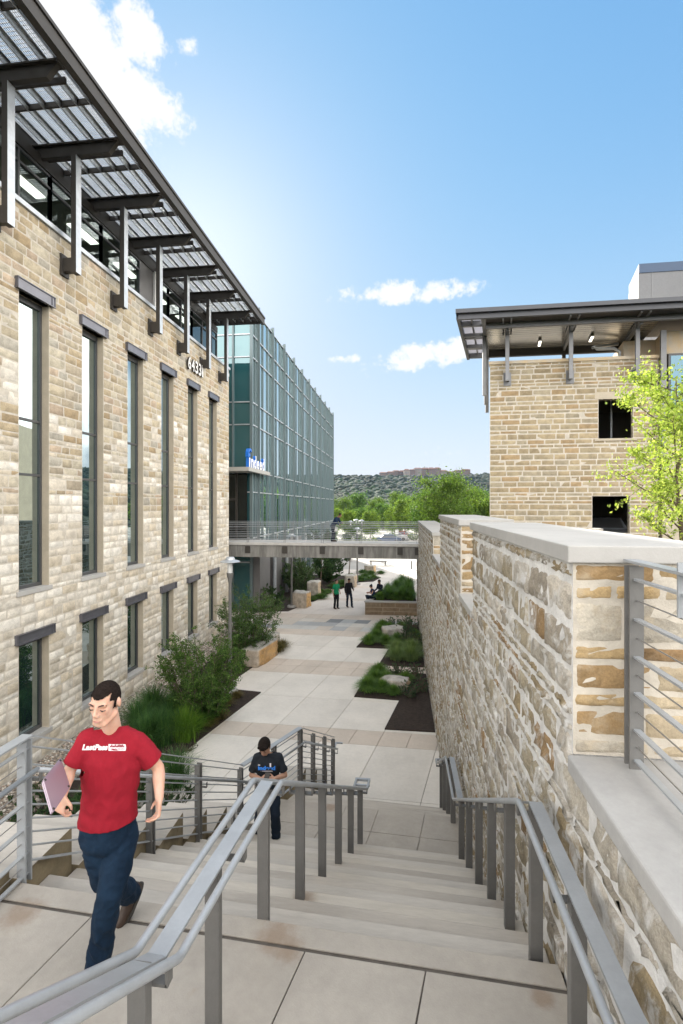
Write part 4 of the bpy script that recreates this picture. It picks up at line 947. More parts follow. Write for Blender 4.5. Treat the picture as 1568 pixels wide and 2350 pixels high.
rbox('canopy_beam', -0.1, 6.6, -0.92, -0.80, 12.26, 12.45, MT['metal']); rbox('canopy_soffit', -0.1, 6.6, -1.37, -0.93, 12.42, 12.46, MT['metal_dark'])
for u in (0.60, 2.69, 4.80):
    b = MB()
    def hb(u0, u1, s0, s1, z0, z1): b.hexa([rp(u0, s0, z0), rp(u1, s0, z0), rp(u1, s1, z0), rp(u0, s1, z0)], [rp(u0, s0, z1), rp(u1, s0, z1), rp(u1, s1, z1), rp(u0, s1, z1)])
    hb(u - 0.065, u + 0.065, -0.34, -0.2, 10.62, 12.44); hb(u - 0.13, u + 0.13, -0.03, -0.005, 10.52, 10.98); hb(u - 0.06, u + 0.06, -0.2, -0.03, 10.66, 10.92)
    for d_ in (-0.16, 0.1): hb(u + d_, u + d_ + 0.05, -1.4, 0.1, 12.36, 12.45)
    b.build('canopy_bracket', MT['metal'], rb)
    c2 = MB(); c2.bar(rp(u, -0.75, 12.28), rp(u, 1.85, 12.28), 0.08, 0.14); c2.build('canopy_rafter', MT['metal'], rb)
    rbox('canopy_column', u - 0.07, u + 0.07, 1.8, 1.92, 11.1, 12.10, MT['metal_dark'])
for s_ in (0.35, 1.7, 3.0):
    b = MB(); b.bar(rp(-0.2, s_, 12.45), rp(-0.2, s_, 10.3 - 0.05 * s_), 0.12, 0.12, up=(0, 1, 0)); b.bar(rp(-0.9, s_, 12.48), rp(0.1, s_, 12.48), 0.1, 0.12); b.build('canopy_bracket', MT['metal'], rb)
lampw = emat('canopy_lamp', (1, 0.93, 0.8), 1.2)
for u, s_ in ((1.75, 0.95), (3.5, 0.7)):
    l_ = rbox('ceiling_lamp', u - 0.05, u + 0.05, s_ - 0.3, s_ + 0.3, 12.27, 12.35, MT['rail_post']); rbox('lamp_tube', u - 0.045, u + 0.045, s_ - 0.27, s_ + 0.27, 12.245, 12.268, lampw, l_)
pp = MB(); pth = [rp(4.5, 1.0, 11.3), rp(4.5, 0.95, 11.85), rp(4.3, 0.9, 11.95), rp(3.7, 0.8, 11.93), rp(3.58, 0.85, 12.0), rp(3.7, 1.1, 12.1), rp(4.5, 1.2, 12.2)]
pp.tube(pth, 0.055, 10); pp.build('pipe', MT['galv'], rb, smooth=True)
# roof plant room
pr = thing('roof_plant_room', 'grey block plant room with dark blue cap above the canopy roof', 'building', rp(5.0, 3.6, 12))
A_ = at(1466, 605, 19.7); B_ = at(1443, 655, 21.65); D1 = (B_ - A_); D1.z = 0; D1.normalize(); A_.z = 0
def prb(name, u0, u1, s0, s1, z0, z1, m_): 
    q = lambda u, s_, z: tuple(A_ + UF * u + D1 * s_ + Vector((0, 0, z)))
    return MB().hexa([q(u0, s0, z0), q(u1, s0, z0), q(u1, s1, z0), q(u0, s1, z0)], [q(u0, s0, z1), q(u1, s0, z1), q(u1, s1, z1), q(u0, s1, z1)]).build(name, m_, pr)
prb('wall', 0.02, 9, 0.0, 2.1, 11.2, 15.85, mat('grey_blockwork', (0.20, 0.205, 0.215), 0.85, var=0.1, vscale=1.2, fine=0.05))
prb('side_wall', 0.0, 0.019, 0.003, 2.1, 11.2, 15.84, MT['coping']); prb('roof_cap', 0.01, 9, -0.03, 2.1, 15.85, 16.22, mat('blue_cap', (0.02, 0.055, 0.12), 0.4)); prb('corner_strip', 0.5, 0.53, -0.015, -0.001, 11.2, 15.84, MT['metal'])

# ---------------------------------------------------------------- street lamps
def lamp(loc, label, h=4.55, cat='street lamp'):
    t = thing('street_lamp', label, cat, loc, 'grey disc topped street lamps around the plaza')
    x, y, z = loc
    MB().lathe((x, y, z), [(0, 0.16), (0.24, 0.155), (0.26, 0.12), (0.26, 0)], 24).build('footing', MT['coping'], t, smooth='auto')
    MB().lathe((x, y, z), [(0.11, 0.16), (0.11, 0.18), (0.068, 0.2), (0.060, 1.6), (0.050, h - 0.85), (0.052, h - 0.84), (0.075, h - 0.70), (0.10, h - 0.62), (0.115, h - 0.52), (0.115, h - 0.50), (0.0, h - 0.50)], 20).build('pole', MT['rail_post'] if z == 0 else MT['metal'], t, smooth='auto')
    c_ = MB()
    for k in range(4):
        a = math.pi / 4 + k * math.pi / 2; c_.tube([(x + .085 * math.cos(a), y + .085 * math.sin(a), z + h - .5), (x + .085 * math.cos(a), y + .085 * math.sin(a), z + h - .12)], 0.008, 6)
    c_.build('lamp_cage', MT['galv'], t)
    MB().lathe((x, y, z), [(0.07, h - .5), (0.075, h - .3), (0.07, h - .14)], 16).build('lamp_glass', MT['white'], t, smooth=True)
    MB().lathe((x, y, z), [(0.0, h - .10), (0.10, h - .11), (0.33, h - .14), (0.335, h - .125), (0.30, h - .10), (0.16, h - .06), (0.145, h), (0.12, h + .03), (0, h + .035)], 28).build('lamp_shade', MT['galv'], t, smooth='auto')
    return t
L0 = lamp((-5.62, 15.45, 0.0), 'nearest grey lamp post standing at the mulch corner beside the big bush')
copy_tree(L0, loc=(-6.60, 28.95, 0), label='slim lamp post beside the cube boulder, its head seen through the bridge rails')
copy_tree(L0, loc=(-3.33, 37.95, 0), label='slim lamp post among ground cover beyond the bridge near a pale boulder')
for (u, v, lab) in ((818, 1191, 'largest of three pale lamps among trees beyond the bridge railing'), (805, 1195, 'small pale lamp just right of the person on the bridge'), (830.5, 1192.5, 'rightmost of the three small pale lamps beyond the bridge')):
    t_ = 1.73 * 1100 / (v - 1160); p = at(u, v, t_); copy_tree(L0, loc=(p.x, p.y, 0), label=lab)
# ---------------------------------------------------------------- limestone boulders
bould_top = mat('boulder_stone', None, 0.92, attr=True, var=0.35, vscale=4, bump=1.2, bscale=12, fine=0.2)
def boulder(label, c, size, rz=0.0, seed=0, gold=0.0, blocky=0.8, group='limestone boulders set in the planting beds'):
    n = 14; nr2 = np.random.default_rng(seed); V = []; F = []
    bm = bmesh.new(); bmesh.ops.create_cube(bm, size=2.0); bmesh.ops.subdivide_edges(bm, edges=bm.edges[:], cuts=9, use_grid_fill=True)
    T = []
    for v in bm.verts:
        p = v.co.copy(); s_ = p.normalized() * 1.25
        q = p * blocky + s_ * (1 - blocky)
        f = noise.noise(Vector((q.x * 1.3 + seed, q.y * 1.3, q.z * 1.3))) * 0.13 + noise.noise(q * 4 + Vector((seed, 0, 0))) * 0.05
        q = q * (1 + f); v.co = Vector((q.x * size[0] / 2, q.y * size[1] / 2, (q.z + 0.9) * size[2] / 2))
        side = abs(p.z) < 0.93
        g_ = gold if side else 0
        if p.y < -0.95 and side: g_ = gold * 0.25
        k = 0.5 + 0.5 * noise.noise(q * 3 + Vector((seed, 5, 1)))
        A = np.array((0.50, 0.475, 0.43)); B = np.array((0.62, 0.35, 0.10)); T.append((A * (1 - g_ * (0.6 + 0.4 * k)) + B * g_ * (0.6 + 0.4 * k)) * (0.75 + 0.4 * k))
    me = bpy.data.meshes.new('boulder'); bm.to_mesh(me); bm.free()
    at_ = me.attributes.new('tint', 'FLOAT_COLOR', 'POINT'); at_.data.foreach_set('color', np.concatenate([np.array(T), np.ones((len(T), 1))], 1).astype(np.float32).ravel())
    me.materials.append(bould_top)
    for p in me.polygons: p.use_smooth = True
    o = bpy.data.objects.new('boulder', me); C.objects.link(o); o.location = c; o.rotation_euler = (0, 0, rz); tag(o, label, 'boulder', group); return o
boulder('long golden sided boulder bench in front of the dark bushes', (-5.62, 18.95, 0.0), (0.75, 1.75, 0.72), -0.2, 3, 1.0, 0.92)
boulder('flat pale slab boulder half hidden behind the golden bench boulder', (-5.85, 20.55, 0.0), (0.8, 1.3, 0.62), -0.2, 8, 0.1, 0.92)
boulder('cube shaped golden boulder at the foot of the second lamp post', (-6.05, 29.3, 0), (0.95, 0.8, 1.0), -0.2, 5, 1.0, 0.93)
boulder('pale knobbly boulder between shrubs left of the green shirted person', (-5.85, 32.6, 0), (0.8, 0.8, 1.15), -0.1, 6, 0.5, 0.85)
boulder('square pale boulder behind the person in the black jacket', (-3.75, 37.0, 0), (0.78, 0.8, 0.95), -0.2, 7, 0.45, 0.93)
boulder('farthest cube boulder on the green bed beyond the bridge', (-2.75, 45.2, 0), (0.9, 0.9, 0.7), -0.2, 9, 0.8, 0.93)
boulder('flat white rock lying in the upper right grass bed', (-0.30, 23.3, 0.05), (1.0, 0.8, 0.42), 0.4, 10, 0.15, 0.55)
boulder('low tan rock lying in the lower right grass bed', (-0.15, 16.65, 0.05), (0.95, 0.6, 0.32), -0.2, 11, 0.6, 0.55)
p = at(1368, 1207, 12.5); boulder('small brown rock on the terrace below the parking opening', (p.x, p.y, 5.55), (0.30, 0.25, 0.16), 0.3, 12, 0.6, 0.5)
# low planter with brick sides
MT['stained_mortar'] = mat('tan_mortar', (0.30, 0.24, 0.17), 0.95)
plt = thing('raised_planter', 'low tan masonry planter with pale coping where the seated pair sit', 'planter', (-1.97, 27.6, 0))
pp_ = [(-1.97, 27.58), (0.985, 27.66), (0.985, 36.0), (-0.25, 36.0)]
ashlar('stone_facing', plt, (-1.97, 27.58, 0), (1, 0.027, 0), (0.027, -1, 0), 0, 2.96, 0, 0.72, heights=(0.22, 0.26), widths=(0.5, 0.9), joint=0.02, relief=0.006, rough=0.002, pal=[((0.24, 0.18, 0.115), 3), ((0.27, 0.21, 0.14), 2), ((0.21, 0.155, 0.10), 2)], seed=51, res=(4, 4), mortar=MT['stained_mortar'])
MB().prism([(-1.96, 27.59), (0.985, 27.67), (0.985, 36.0), (-0.23, 36.0)], 0, 0.70).build('planter_wall', MT['stone_smooth'], plt)
cp = MB(); cp.prism([(-2.02, 27.53), (0.985, 27.61), (0.985, 27.9), (-1.94, 27.9)], 0.72, 0.79); cp.prism([(-1.94, 27.9), (-1.58, 27.9), (0.15, 36.0), (-0.28, 36.0)], 0.72, 0.79); cp.build('planter_coping', MT['coping'], plt)
MB().prism([(-1.57, 27.92), (0.98, 27.92), (0.98, 35.9), (0.1, 35.9)], 0.70, 0.76).build('planter_soil', MT['soil'], plt)
# bench and bollard out on the sunlit road
p = at(868, 1293, 6.3 * 1100 / 137)
b = thing('park_bench', 'dark low bench out on the bright road beyond the bridge', 'bench', (p.x, p.y, 0))
MB().box(p.x - 0.9, p.x + 0.9, p.y - .22, p.y + .22, 0.38, 0.45).build('seat', MT['metal_dark'], b)
for s_ in (-0.75, 0.75): MB().box(p.x + s_ - .05, p.x + s_ + .05, p.y - .2, p.y + .2, 0, 0.38).build('leg', MT['metal_dark'], b)
p = at(945, 1306, 6.3 * 1100 / 146)
o = MB().lathe((p.x, p.y, 0), [(0.05, 0), (0.05, 0.75), (0.03, 0.8), (0, 0.81)], 12).build('bollard', MT['metal_dark'], smooth='auto'); tag(o, 'slim dark bollard on the bright road near the wall end', 'bollard')
# ---------------------------------------------------------------- vegetation
def leaf_mesh(name, P, size, cols, parent=None, seed=0, aspect=0.45, up=0.35, outward=None, curl=0.25, m_='leaf', kind=None, darken=None):
    """P (n,3) leaf centres -> folded diamond leaves (4 verts, 2 triangles sharing the midrib)"""
    nr2 = np.random.default_rng(seed); n = len(P)
    d = nr2.normal(0, 1, (n, 3)); 
    if outward is not None: d = d * 0.8 + outward * 1.0
    d[:, 2] += up; d /= np.linalg.norm(d, axis=1, keepdims=True)
    w = np.cross(d, nr2.normal(0, 1, (n, 3))); w /= np.linalg.norm(w, axis=1, keepdims=True) + 1e-9
    nn = np.cross(d, w)
    s = (size * nr2.uniform(0.6, 1.3, n))[:, None]
    a = P - d * s * 0.5; b = P + d * s * 0.5; c = P + w * s * aspect * 0.5 + nn * s * curl * 0.3; e = P - w * s * aspect * 0.5 + nn * s * curl * 0.3
    V = np.stack([a, c, b, e], 1).reshape(-1, 3)
    i = np.arange(n) * 4
    F = np.concatenate([np.stack([i, i + 1, i + 2], 1), np.stack([i, i + 2, i + 3], 1)])
    cols = np.array(cols); cc = cols[nr2.integers(0, len(cols), n)] * nr2.uniform(0.75, 1.25, (n, 1))
    return np_mesh(name, V, F, MT[m_], parent, np.repeat(cc, 4, 0), world=True, kind=kind)
GREEN_GREY = [(0.10, 0.16, 0.075), (0.075, 0.125, 0.06), (0.13, 0.19, 0.10), (0.06, 0.10, 0.05)]
GREEN_MID = [(0.085, 0.16, 0.04), (0.06, 0.12, 0.03), (0.13, 0.22, 0.055), (0.045, 0.09, 0.025)]
GREEN_DARK = [(0.045, 0.09, 0.035), (0.03, 0.065, 0.028), (0.065, 0.12, 0.045), (0.04, 0.075, 0.04)]
GREEN_LIME = [(0.25, 0.34, 0.06), (0.17, 0.26, 0.045), (0.32, 0.41, 0.085), (0.12, 0.20, 0.035)]
GREEN_FAR = [(0.15, 0.22, 0.045), (0.10, 0.17, 0.035), (0.20, 0.28, 0.06), (0.07, 0.12, 0.025)]
GREEN_TREE = [(0.11, 0.18, 0.035), (0.08, 0.14, 0.03), (0.15, 0.23, 0.045), (0.06, 0.10, 0.025)]
def shrub(name, label, loc, h, r, cols, seed, stems=26, leaves=9000, ls=0.045, group=None, cat='shrub', twigs=9, low=0.18, lean=(0, 0), aspect=0.42):
    rr = random.Random(seed); nr2 = np.random.default_rng(seed)
    t = thing(name, label, cat, loc, group); x0, y0, z0 = loc
    st = MB(); pts = []
    for k in range(stems):
        a = rr.uniform(0, 2 * math.pi); sp = rr.uniform(0.15, 1.0) ** 0.7; hh = h * (1 - 0.42 * sp * sp) * rr.uniform(0.78, 1.05)
        P = []; cx = math.cos(a) * r * sp + lean[0]; cy = math.sin(a) * r * sp + lean[1]
        for i in range(6):
            f = i / 5; e = f ** (1.25 - 0.5 * sp)
            P.append((x0 + cx * e + math.cos(a) * 0.06 * (1 - f) + rr.gauss(0, 0.03), y0 + cy * e + math.sin(a) * 0.06 * (1 - f) + rr.gauss(0, 0.03), z0 + hh * f ** (1.0 + 0.25 * sp)))
        st.tube(P, [0.014 * (1 - i / 5.5) + 0.002 for i in range(6)], 5)
        for j in range(twigs):
            f = rr.uniform(low, 1.0); i = min(4, int(f * 5)); u = f * 5 - i; p = Vector(P[i]).lerp(Vector(P[i + 1]), u)
            d = Vector((math.cos(a) * 0.6 + rr.gauss(0, .7), math.sin(a) * 0.6 + rr.gauss(0, .7), rr.uniform(0.1, 1.0))).normalized() * rr.uniform(0.15, 0.42) * h / 2.6
            q = p + d; st.tube([p, p.lerp(q, 0.5) + Vector((0, 0, 0.02)), q], [0.005, 0.004, 0.002], 4, cap=False); pts.append((p, q))
    n = leaves; idx = nr2.integers(0, len(pts), n); A = np.array([tuple(p) for p, q in pts]); B = np.array([tuple(q) for p, q in pts])
    f = nr2.uniform(0.1, 1.12, n)[:, None]; P = A[idx] * (1 - f) + B[idx] * f + nr2.normal(0, 0.035 * h / 2.6, (n, 3))
    P[:, 2] = np.maximum(P[:, 2], z0 + 0.03)
    ow = (B - A)[idx]; ow /= np.linalg.norm(ow, axis=1, keepdims=True) + 1e-9
    leaf_mesh('foliage', P, ls, cols, t, seed, aspect=aspect, outward=ow)
    st.build('stems', MT['bark'], t)
    return t
def grass(name, label, loc, h, r, n, cols, seed, w=0.008, group=None, cat='grass clump', droop=1.0, tips=None):
    nr2 = np.random.default_rng(seed); S = 5
    a = nr2.uniform(0, 2 * np.pi, n); b = nr2.uniform(0, 2 * np.pi, n); rad = np.abs(nr2.normal(0, 0.16 * r, n))
    L = h * nr2.uniform(0.6, 1.15, n); out = nr2.uniform(0.1, 1.0, n) ** 0.8 * r
    f = np.linspace(0, 1, S)[None, :]
    X = rad[:, None] * np.cos(b)[:, None] + np.cos(a)[:, None] * out[:, None] * f ** 1.7; Y = rad[:, None] * np.sin(b)[:, None] + np.sin(a)[:, None] * out[:, None] * f ** 1.7
    Z = L[:, None] * (f - 0.55 * droop * (out / r)[:, None] * f ** 2.4)
    P = np.stack([X, Y, Z], -1); sd = np.stack([-np.sin(a), np.cos(a), np.zeros(n)], -1)[:, None, :] * (w * (1 - f ** 2 * 0.9))[..., None] * nr2.uniform(0.6, 1.2, (n, 1, 1))
    V = np.stack([P - sd / 2, P + sd / 2], 2).reshape(-1, 3)
    i = (np.arange(n) * S * 2)[:, None] + np.arange(S - 1)[None, :] * 2; i = i.ravel()
    F = np.stack([i, i + 1, i + 3, i + 2], 1)
    cols = np.array(cols); c = cols[nr2.integers(0, len(cols), n)] * nr2.uniform(0.75, 1.25, (n, 1)); c = np.repeat(c, S * 2, 0)
    if tips is not None:
        ff = np.repeat(np.tile(f, (n, 1)).reshape(-1), 2)[:, None] ** 2; c = c * (1 - ff) + np.array(tips) * ff
    o = np_mesh(name, V, F, MT['blade'], None, c); o.location = loc
    return tag(o, label, cat, group)
def tree(name, label, loc, h, cols, seed, crown_r=1.6, crown_h=None, base=0.3, leaves=9000, ls=0.06, group=None, limbs=16, trunk_r=0.06, sig=0.22, cat='tree', shape=1.0, subs=5):
    rr = random.Random(seed); nr2 = np.random.default_rng(seed); t = thing(name, label, cat, loc, group); x0, y0, z0 = loc
    tr = MB(); top = Vector((x0 + rr.gauss(0, .03) * h, y0 + rr.gauss(0, .03) * h, z0 + h * 0.93))
    T = [Vector((x0, y0, z0)).lerp(top, i / 7) + Vector((rr.gauss(0, .008) * h, rr.gauss(0, .008) * h, 0)) * (i > 0) for i in range(8)]
    tr.tube(T, [trunk_r * (1.25 if i == 0 else 1) * (1 - i / 7.6) + 0.004 for i in range(8)], 9)
    tips = []
    for k in range(limbs):
        f = base + (0.97 - base) * (k + rr.random()) / limbs; i = min(6, int(f * 7)); p = T[i].lerp(T[i + 1], f * 7 - i)
        g = (f - base) / (1 - base); R_ = crown_r * (math.sin(math.pi * min(1, (0.18 + 0.82 * (1 - g)) ** shape)) * 0.55 + 0.5 * (1 - g) + 0.12) * rr.uniform(0.7, 1.15)
        a = k * 2.4 + rr.gauss(0, .4); d = Vector((math.cos(a), math.sin(a), rr.uniform(0.35, 0.9)))
        q = p + d.normalized() * R_; mid = p.lerp(q, 0.5) + Vector((0, 0, -0.05 * R_))
        tr.tube([p, mid, q], [trunk_r * 0.38 * (1 - g * .6), trunk_r * .22, 0.004], 5, cap=False)
        for j in range(subs):
            u = rr.uniform(0.3, 1.0); s_ = p.lerp(q, u); e = s_ + Vector((rr.gauss(0, 1), rr.gauss(0, 1), rr.gauss(0.25, .7))).normalized() * R_ * rr.uniform(0.2, 0.5)
            tr.tube([s_, e], [0.008 * trunk_r / .06, 0.002], 4, cap=False); tips.append((s_, e))
        tips.append((mid, q)); tips.append((mid, q))
    A = np.array([tuple(a) for a, b in tips]); B = np.array([tuple(b) for a, b in tips]); n = leaves
    dens = nr2.uniform(0.2, 1.0, len(tips)); dens /= dens.sum(); idx = nr2.choice(len(tips), n, p=dens); f = nr2.uniform(0.25, 1.15, n)[:, None]
    P = A[idx] * (1 - f) + B[idx] * f + nr2.normal(0, sig * crown_r * 0.5, (n, 3)) * nr2.uniform(0.2, 1, (n, 1))
    leaf_mesh('crown', P, ls, cols, t, seed, aspect=0.55, up=0.1)
    tr.build('trunk', MT['bark'], t, smooth=True)
    return t
# left garden: two big open shrubs
p = at(468, 1655, 6.3 * 1100 / 495); shrub('arching_shrub', 'largest open branched green shrub beside the nearest lamp post', (p.x, p.y, 0.03), 2.85, 1.35, GREEN_MID, 101, 46, 34000, 0.062, twigs=15, low=0.08, lean=(0.1, 0))
p = at(575, 1508, 6.3 * 1100 / 348); shrub('arching_shrub', 'grey green shrub spreading over the golden bench boulder', (p.x - .15, p.y, 0.03), 3.05, 1.6, GREEN_GREY + GREEN_MID, 102, 46, 30000, 0.066, twigs=15, low=0.1, lean=(0.2, -0.1))
p = at(640, 1378, 6.3 * 1100 / 218); shrub('arching_shrub', 'loose green shrub behind the second lamp post in front of grey panels', (p.x + .9, p.y + 2.2, 0.03), 2.9, 1.6, GREEN_GREY, 103, 34, 15000, 0.085, twigs=9)
shrub('dark_shrub', 'round dark shrub at the foot of the glass building left of the cube boulder', (-7.6, 28.4, .03), 1.6, 0.9, GREEN_DARK, 104, 20, 8000, 0.10, aspect=.25)
shrub('dark_shrub', 'dark shrub filling the bed just under the bridge left end', (-7.4, 34.0, .03), 2.2, 1.4, GREEN_DARK, 105, 22, 11000, 0.11)
shrub('dark_shrub', 'broad dark green shrub mass beneath the middle of the bridge', (-5.6, 38.4, .03), 2.6, 1.7, GREEN_DARK, 106, 26, 14000, 0.12)
shrub('dark_shrub', 'farther dark shrub beside the slim tree past the bridge', (-6.2, 42.5, .03), 3.0, 2.0, GREEN_DARK, 107, 24, 13000, 0.12)
tree('young_tree', 'slim young tree growing in the bed just past the bridge', (-4.3, 40.8, 0.03), 4.6, GREEN_MID, 108, 1.5, leaves=4500, ls=0.11, limbs=14, trunk_r=0.05, base=0.4)
tree('young_tree', 'second young tree behind the standing pair under the bridge', (-5.9, 36.2, 0.03), 4.3, GREEN_DARK, 109, 1.6, leaves=4500, ls=0.11, limbs=14, trunk_r=0.05, base=0.35)
# strappy grasses along the mulch edge
GS = 'strappy grass clumps in the left garden'
BR = [(0.13, 0.25, 0.03), (0.10, 0.20, 0.025), (0.17, 0.29, 0.05)]; DK = [(0.06, 0.135, 0.04), (0.04, 0.10, 0.035), (0.09, 0.18, 0.05)]
def gp(u, v): q = at(u, v, 6.3 * 1100 / (v - 1160)); return (q.x, q.y, 0.03)
grass('grass_clump', 'bright lime green fountain of grass in front of the largest shrub', gp(425, 1702), 1.05, 0.75, 900, BR, 1, 0.013, GS)
gd = grass('grass_clump', 'tall dark strappy clump left of the bright grass', gp(372, 1712), 1.15, 0.8, 900, DK, 2, 0.013, GS)
for (u, v, sc, lab) in ((335, 1722, 1.0, 'dark strappy clump behind the red shirted man at the railing'), (318, 1690, 1.05, 'dark strappy clump closest to the gravel strip'), (392, 1668, 1.0, 'dark clump tucked between bright grass and large shrub'),
                        (350, 1655, 1.1, 'dark clump beside the gravel under the third ground window'), (452, 1675, 0.7, 'small dark clump right of the bright grass')):
    copy_tree(gd, loc=gp(u, v), rz=u * 0.7, label=lab, scale=sc)
BRN = [(0.20, 0.15, 0.06), (0.15, 0.12, 0.05), (0.11, 0.11, 0.04)]
gb_ = grass('brown_tuft', 'tan dormant grass tuft at the base of the nearest lamp post', gp(520, 1622), 0.34, 0.42, 900, BRN, 3, 0.007, 'tan tufts on the mulch', cat='grass tuft', droop=1.2)
for (u, v, sc, lab) in ((505, 1652, 1.0, 'tan tuft on the mulch nearest the paving edge'), (543, 1603, 0.8, 'tan tuft just right of the lamp footing'), (478, 1668, 0.9, 'tan tuft left of the others on dark mulch'), (636, 1497, 1.6, 'rounded brown tuft beside the pale slab boulder'), (648, 1487, 1.3, 'brown tuft at the corner of the bed past the boulder bench')):
    copy_tree(gb_, loc=gp(u, v), rz=u * 1.3, label=lab, scale=sc)
# ground cover seen through the railing on the left: low leafy mounds
lp = shrub('leafy_ground_plant', 'low leafy mound deep green behind the left railing', (-4.3, 5.6, 0.03), 0.75, 0.85, GREEN_DARK, 110, 26, 7500, 0.055, 'low leafy mounds beside the stairs', 'plant', twigs=7, low=0.0)
k = 0
for (x, y, s_, lab) in ((-5.4, 6.2, 1.1, 'leafy mound near the second ground window'), (-5.2, 4.6, 1.2, 'leafy mound nearest the lower left corner'), (-6.4, 5.4, 1.1, 'leafy mound against the gravel by the first ground window'), (-4.2, 7.4, 1.0, 'leafy mound beyond the red shirted man'),
                        (-5.3, 8.1, 1.2, 'leafy mound under the dark grass clumps'), (-6.5, 7.6, 1.2, 'leafy mound by the gravel strip'), (-4.6, 9.2, 0.8, 'small leafy mound at the mulch edge'), (-6.3, 3.6, 1.3, 'leafy mound at the left picture edge'),
                        (-7.0, 6.3, 1.1, 'leafy mound hugging the gravel under the first ground window'), (-7.1, 4.4, 1.2, 'leafy mound close to the wall at the left edge'), (-5.9, 7.0, 1.1, 'leafy mound midway between wall and stairs'), (-4.9, 5.4, 1.1, 'leafy mound behind the laptop'), (-4.8, 6.9, 1.0, 'leafy mound behind the second guard post'),
                        (-6.9, 8.8, 1.1, 'leafy mound left of the dark clumps'), (-5.6, 9.6, 1.0, 'leafy mound before the bright grass'), (-4.3, 4.4, 1.0, 'leafy mound next to the first concrete block')):
    copy_tree(lp, loc=(x, y, 0.03), rz=x * 3 + y, label=lab, scale=s_)
gq = grass('grass_clump', 'long drooping grass beside the concrete blocks of the stairs', (-4.0, 5.2, 0.03), 0.9, 0.9, 700, DK, 6, 0.012, GS)
for (x, y, lab) in ((-4.9, 6.6, 'drooping dark grass below the laptop'), (-4.5, 4.2, 'drooping dark grass at lower left behind the rails'), (-5.9, 8.8, 'dark drooping grass between mounds and gravel'), (-5.0, 10.2, 'dark grass behind the right arm of the red shirted man'),
                  (-6.9, 5.2, 'drooping grass by the gravel nearest the left edge'), (-6.2, 6.2, 'drooping grass between two mounds at the left edge'), (-7.2, 7.2, 'drooping grass against the gravel under the first ground window'), (-6.0, 4.3, 'drooping grass low at the left picture edge'), (-5.4, 5.3, 'drooping grass between laptop and left post')):
    copy_tree(gq, loc=(x, y, 0.03), rz=x * 5, label=lab)
sg = shrub('sage_plant', 'small grey green herb on the mulch beside the plaza', gp(400, 1745), 0.32, 0.36, GREEN_GREY, 111, 14, 1500, 0.035, 'small herbs on mulch', 'plant', twigs=5, low=0)
copy_tree(sg, loc=gp(385, 1700), label='small herb below the bright grass', rz=1); copy_tree(sg, loc=gp(432, 1725), label='tiny herb at the mulch edge', scale=.7, rz=2)
# right hand beds
RG = 'mounded grasses in the right beds'
FR = [(0.12, 0.22, 0.05), (0.08, 0.16, 0.04), (0.18, 0.29, 0.07)]; FB = [(0.07, 0.14, 0.075), (0.05, 0.10, 0.06), (0.10, 0.18, 0.10)]; FL = [(0.20, 0.28, 0.10), (0.14, 0.22, 0.08), (0.26, 0.34, 0.14)]
m1 = grass('grass_mound', 'bright green mound at the left tip of the upper right bed', (-1.35, 21.7, .03), 0.55, 0.55, 1500, FR, 11, 0.016, RG, droop=1.3)
for (x, y, s_, lab) in ((-1.1, 22.6, 1.0, 'green mound on the left edge of the upper right bed'), (-1.0, 23.5, 1.0, 'green mound left of the flat white rock'), (-0.85, 24.5, 1.0, 'green mound at the far corner of the upper right bed'), (-0.6, 21.7, 1.0, 'green mound in front of the flat white rock'),
                        (-0.1, 22.2, 0.9, 'green mound just before the white rock'), (-1.05, 16.2, 1.05, 'bright mound at the left tip of the lower right bed'), (-0.85, 17.0, 1.0, 'bright mound left of the low tan rock'), (-0.75, 17.7, 1.0, 'bright mound at far left of the lower right bed'), (-0.6, 16.2, 0.9, 'bright mound in front of the low tan rock'), (-0.2, 16.0, 0.7, 'small bright mound nearest the paving notch'),
                        (-0.45, 17.0, 0.9, 'bright mound touching the left side of the low tan rock'), (0.1, 24.2, 1.0, 'green mound behind the flat white rock'), (0.75, 22.9, 0.9, 'green mound between white rock and wall'), (-0.5, 24.0, 1.0, 'green mound in the far middle of the upper right bed'), (0.3, 21.0, 0.9, 'green mound between pale mounds and white rock'), (0.2, 17.2, 0.8, 'bright mound right behind the low tan rock')):
    copy_tree(m1, loc=(x, y, 0.03), rz=x * 7 + y, label=lab, scale=s_)
m2 = grass('grass_mound', 'pale feathery mound against the rubble wall in the upper right bed', (0.45, 19.6, .03), 0.75, 0.7, 1600, FL, 12, 0.014, RG, droop=1.2)
for (x, y, s_, lab) in ((-0.1, 19.6, 0.9, 'pale feathery mound nearest the paving notch'), (0.5, 20.5, 1.0, 'pale feathery mound along the wall'), (-0.1, 20.5, 0.9, 'pale mound in the middle of the upper right bed')):
    copy_tree(m2, loc=(x, y, 0.03), rz=x * 7 + y, label=lab, scale=s_)
m3 = shrub('bluish_herb', 'bluish green bushy herb beside the dark mulch', (0.35, 15.9, .03), 0.55, 0.5, FB, 112, 24, 4200, 0.05, 'bluish herbs by the rubble wall', 'plant', twigs=7, low=0, aspect=.2)
for (x, y, s_, lab) in ((0.75, 16.4, 0.9, 'bluish herb touching the rubble wall above the mulch'), (0.0, 17.8, 1.0, 'bluish herb behind the low tan rock'), (0.55, 17.7, 1.0, 'bluish herb by the wall behind the tan rock'), (0.4, 22.2, 1.3, 'bluish herb right of the flat white rock'), (0.3, 23.6, 1.4, 'tall bluish herb behind the white rock'),
                        (0.7, 21.4, 1.2, 'bluish herb along the wall in the upper right bed'), (-0.2, 24.7, 1.1, 'bluish herb at the far end of the upper right bed'), (0.6, 24.8, 1.2, 'bluish herb in the far wall corner')):
    copy_tree(m3, loc=(x, y, 0.03), rz=x * 7 + y, label=lab, scale=s_)
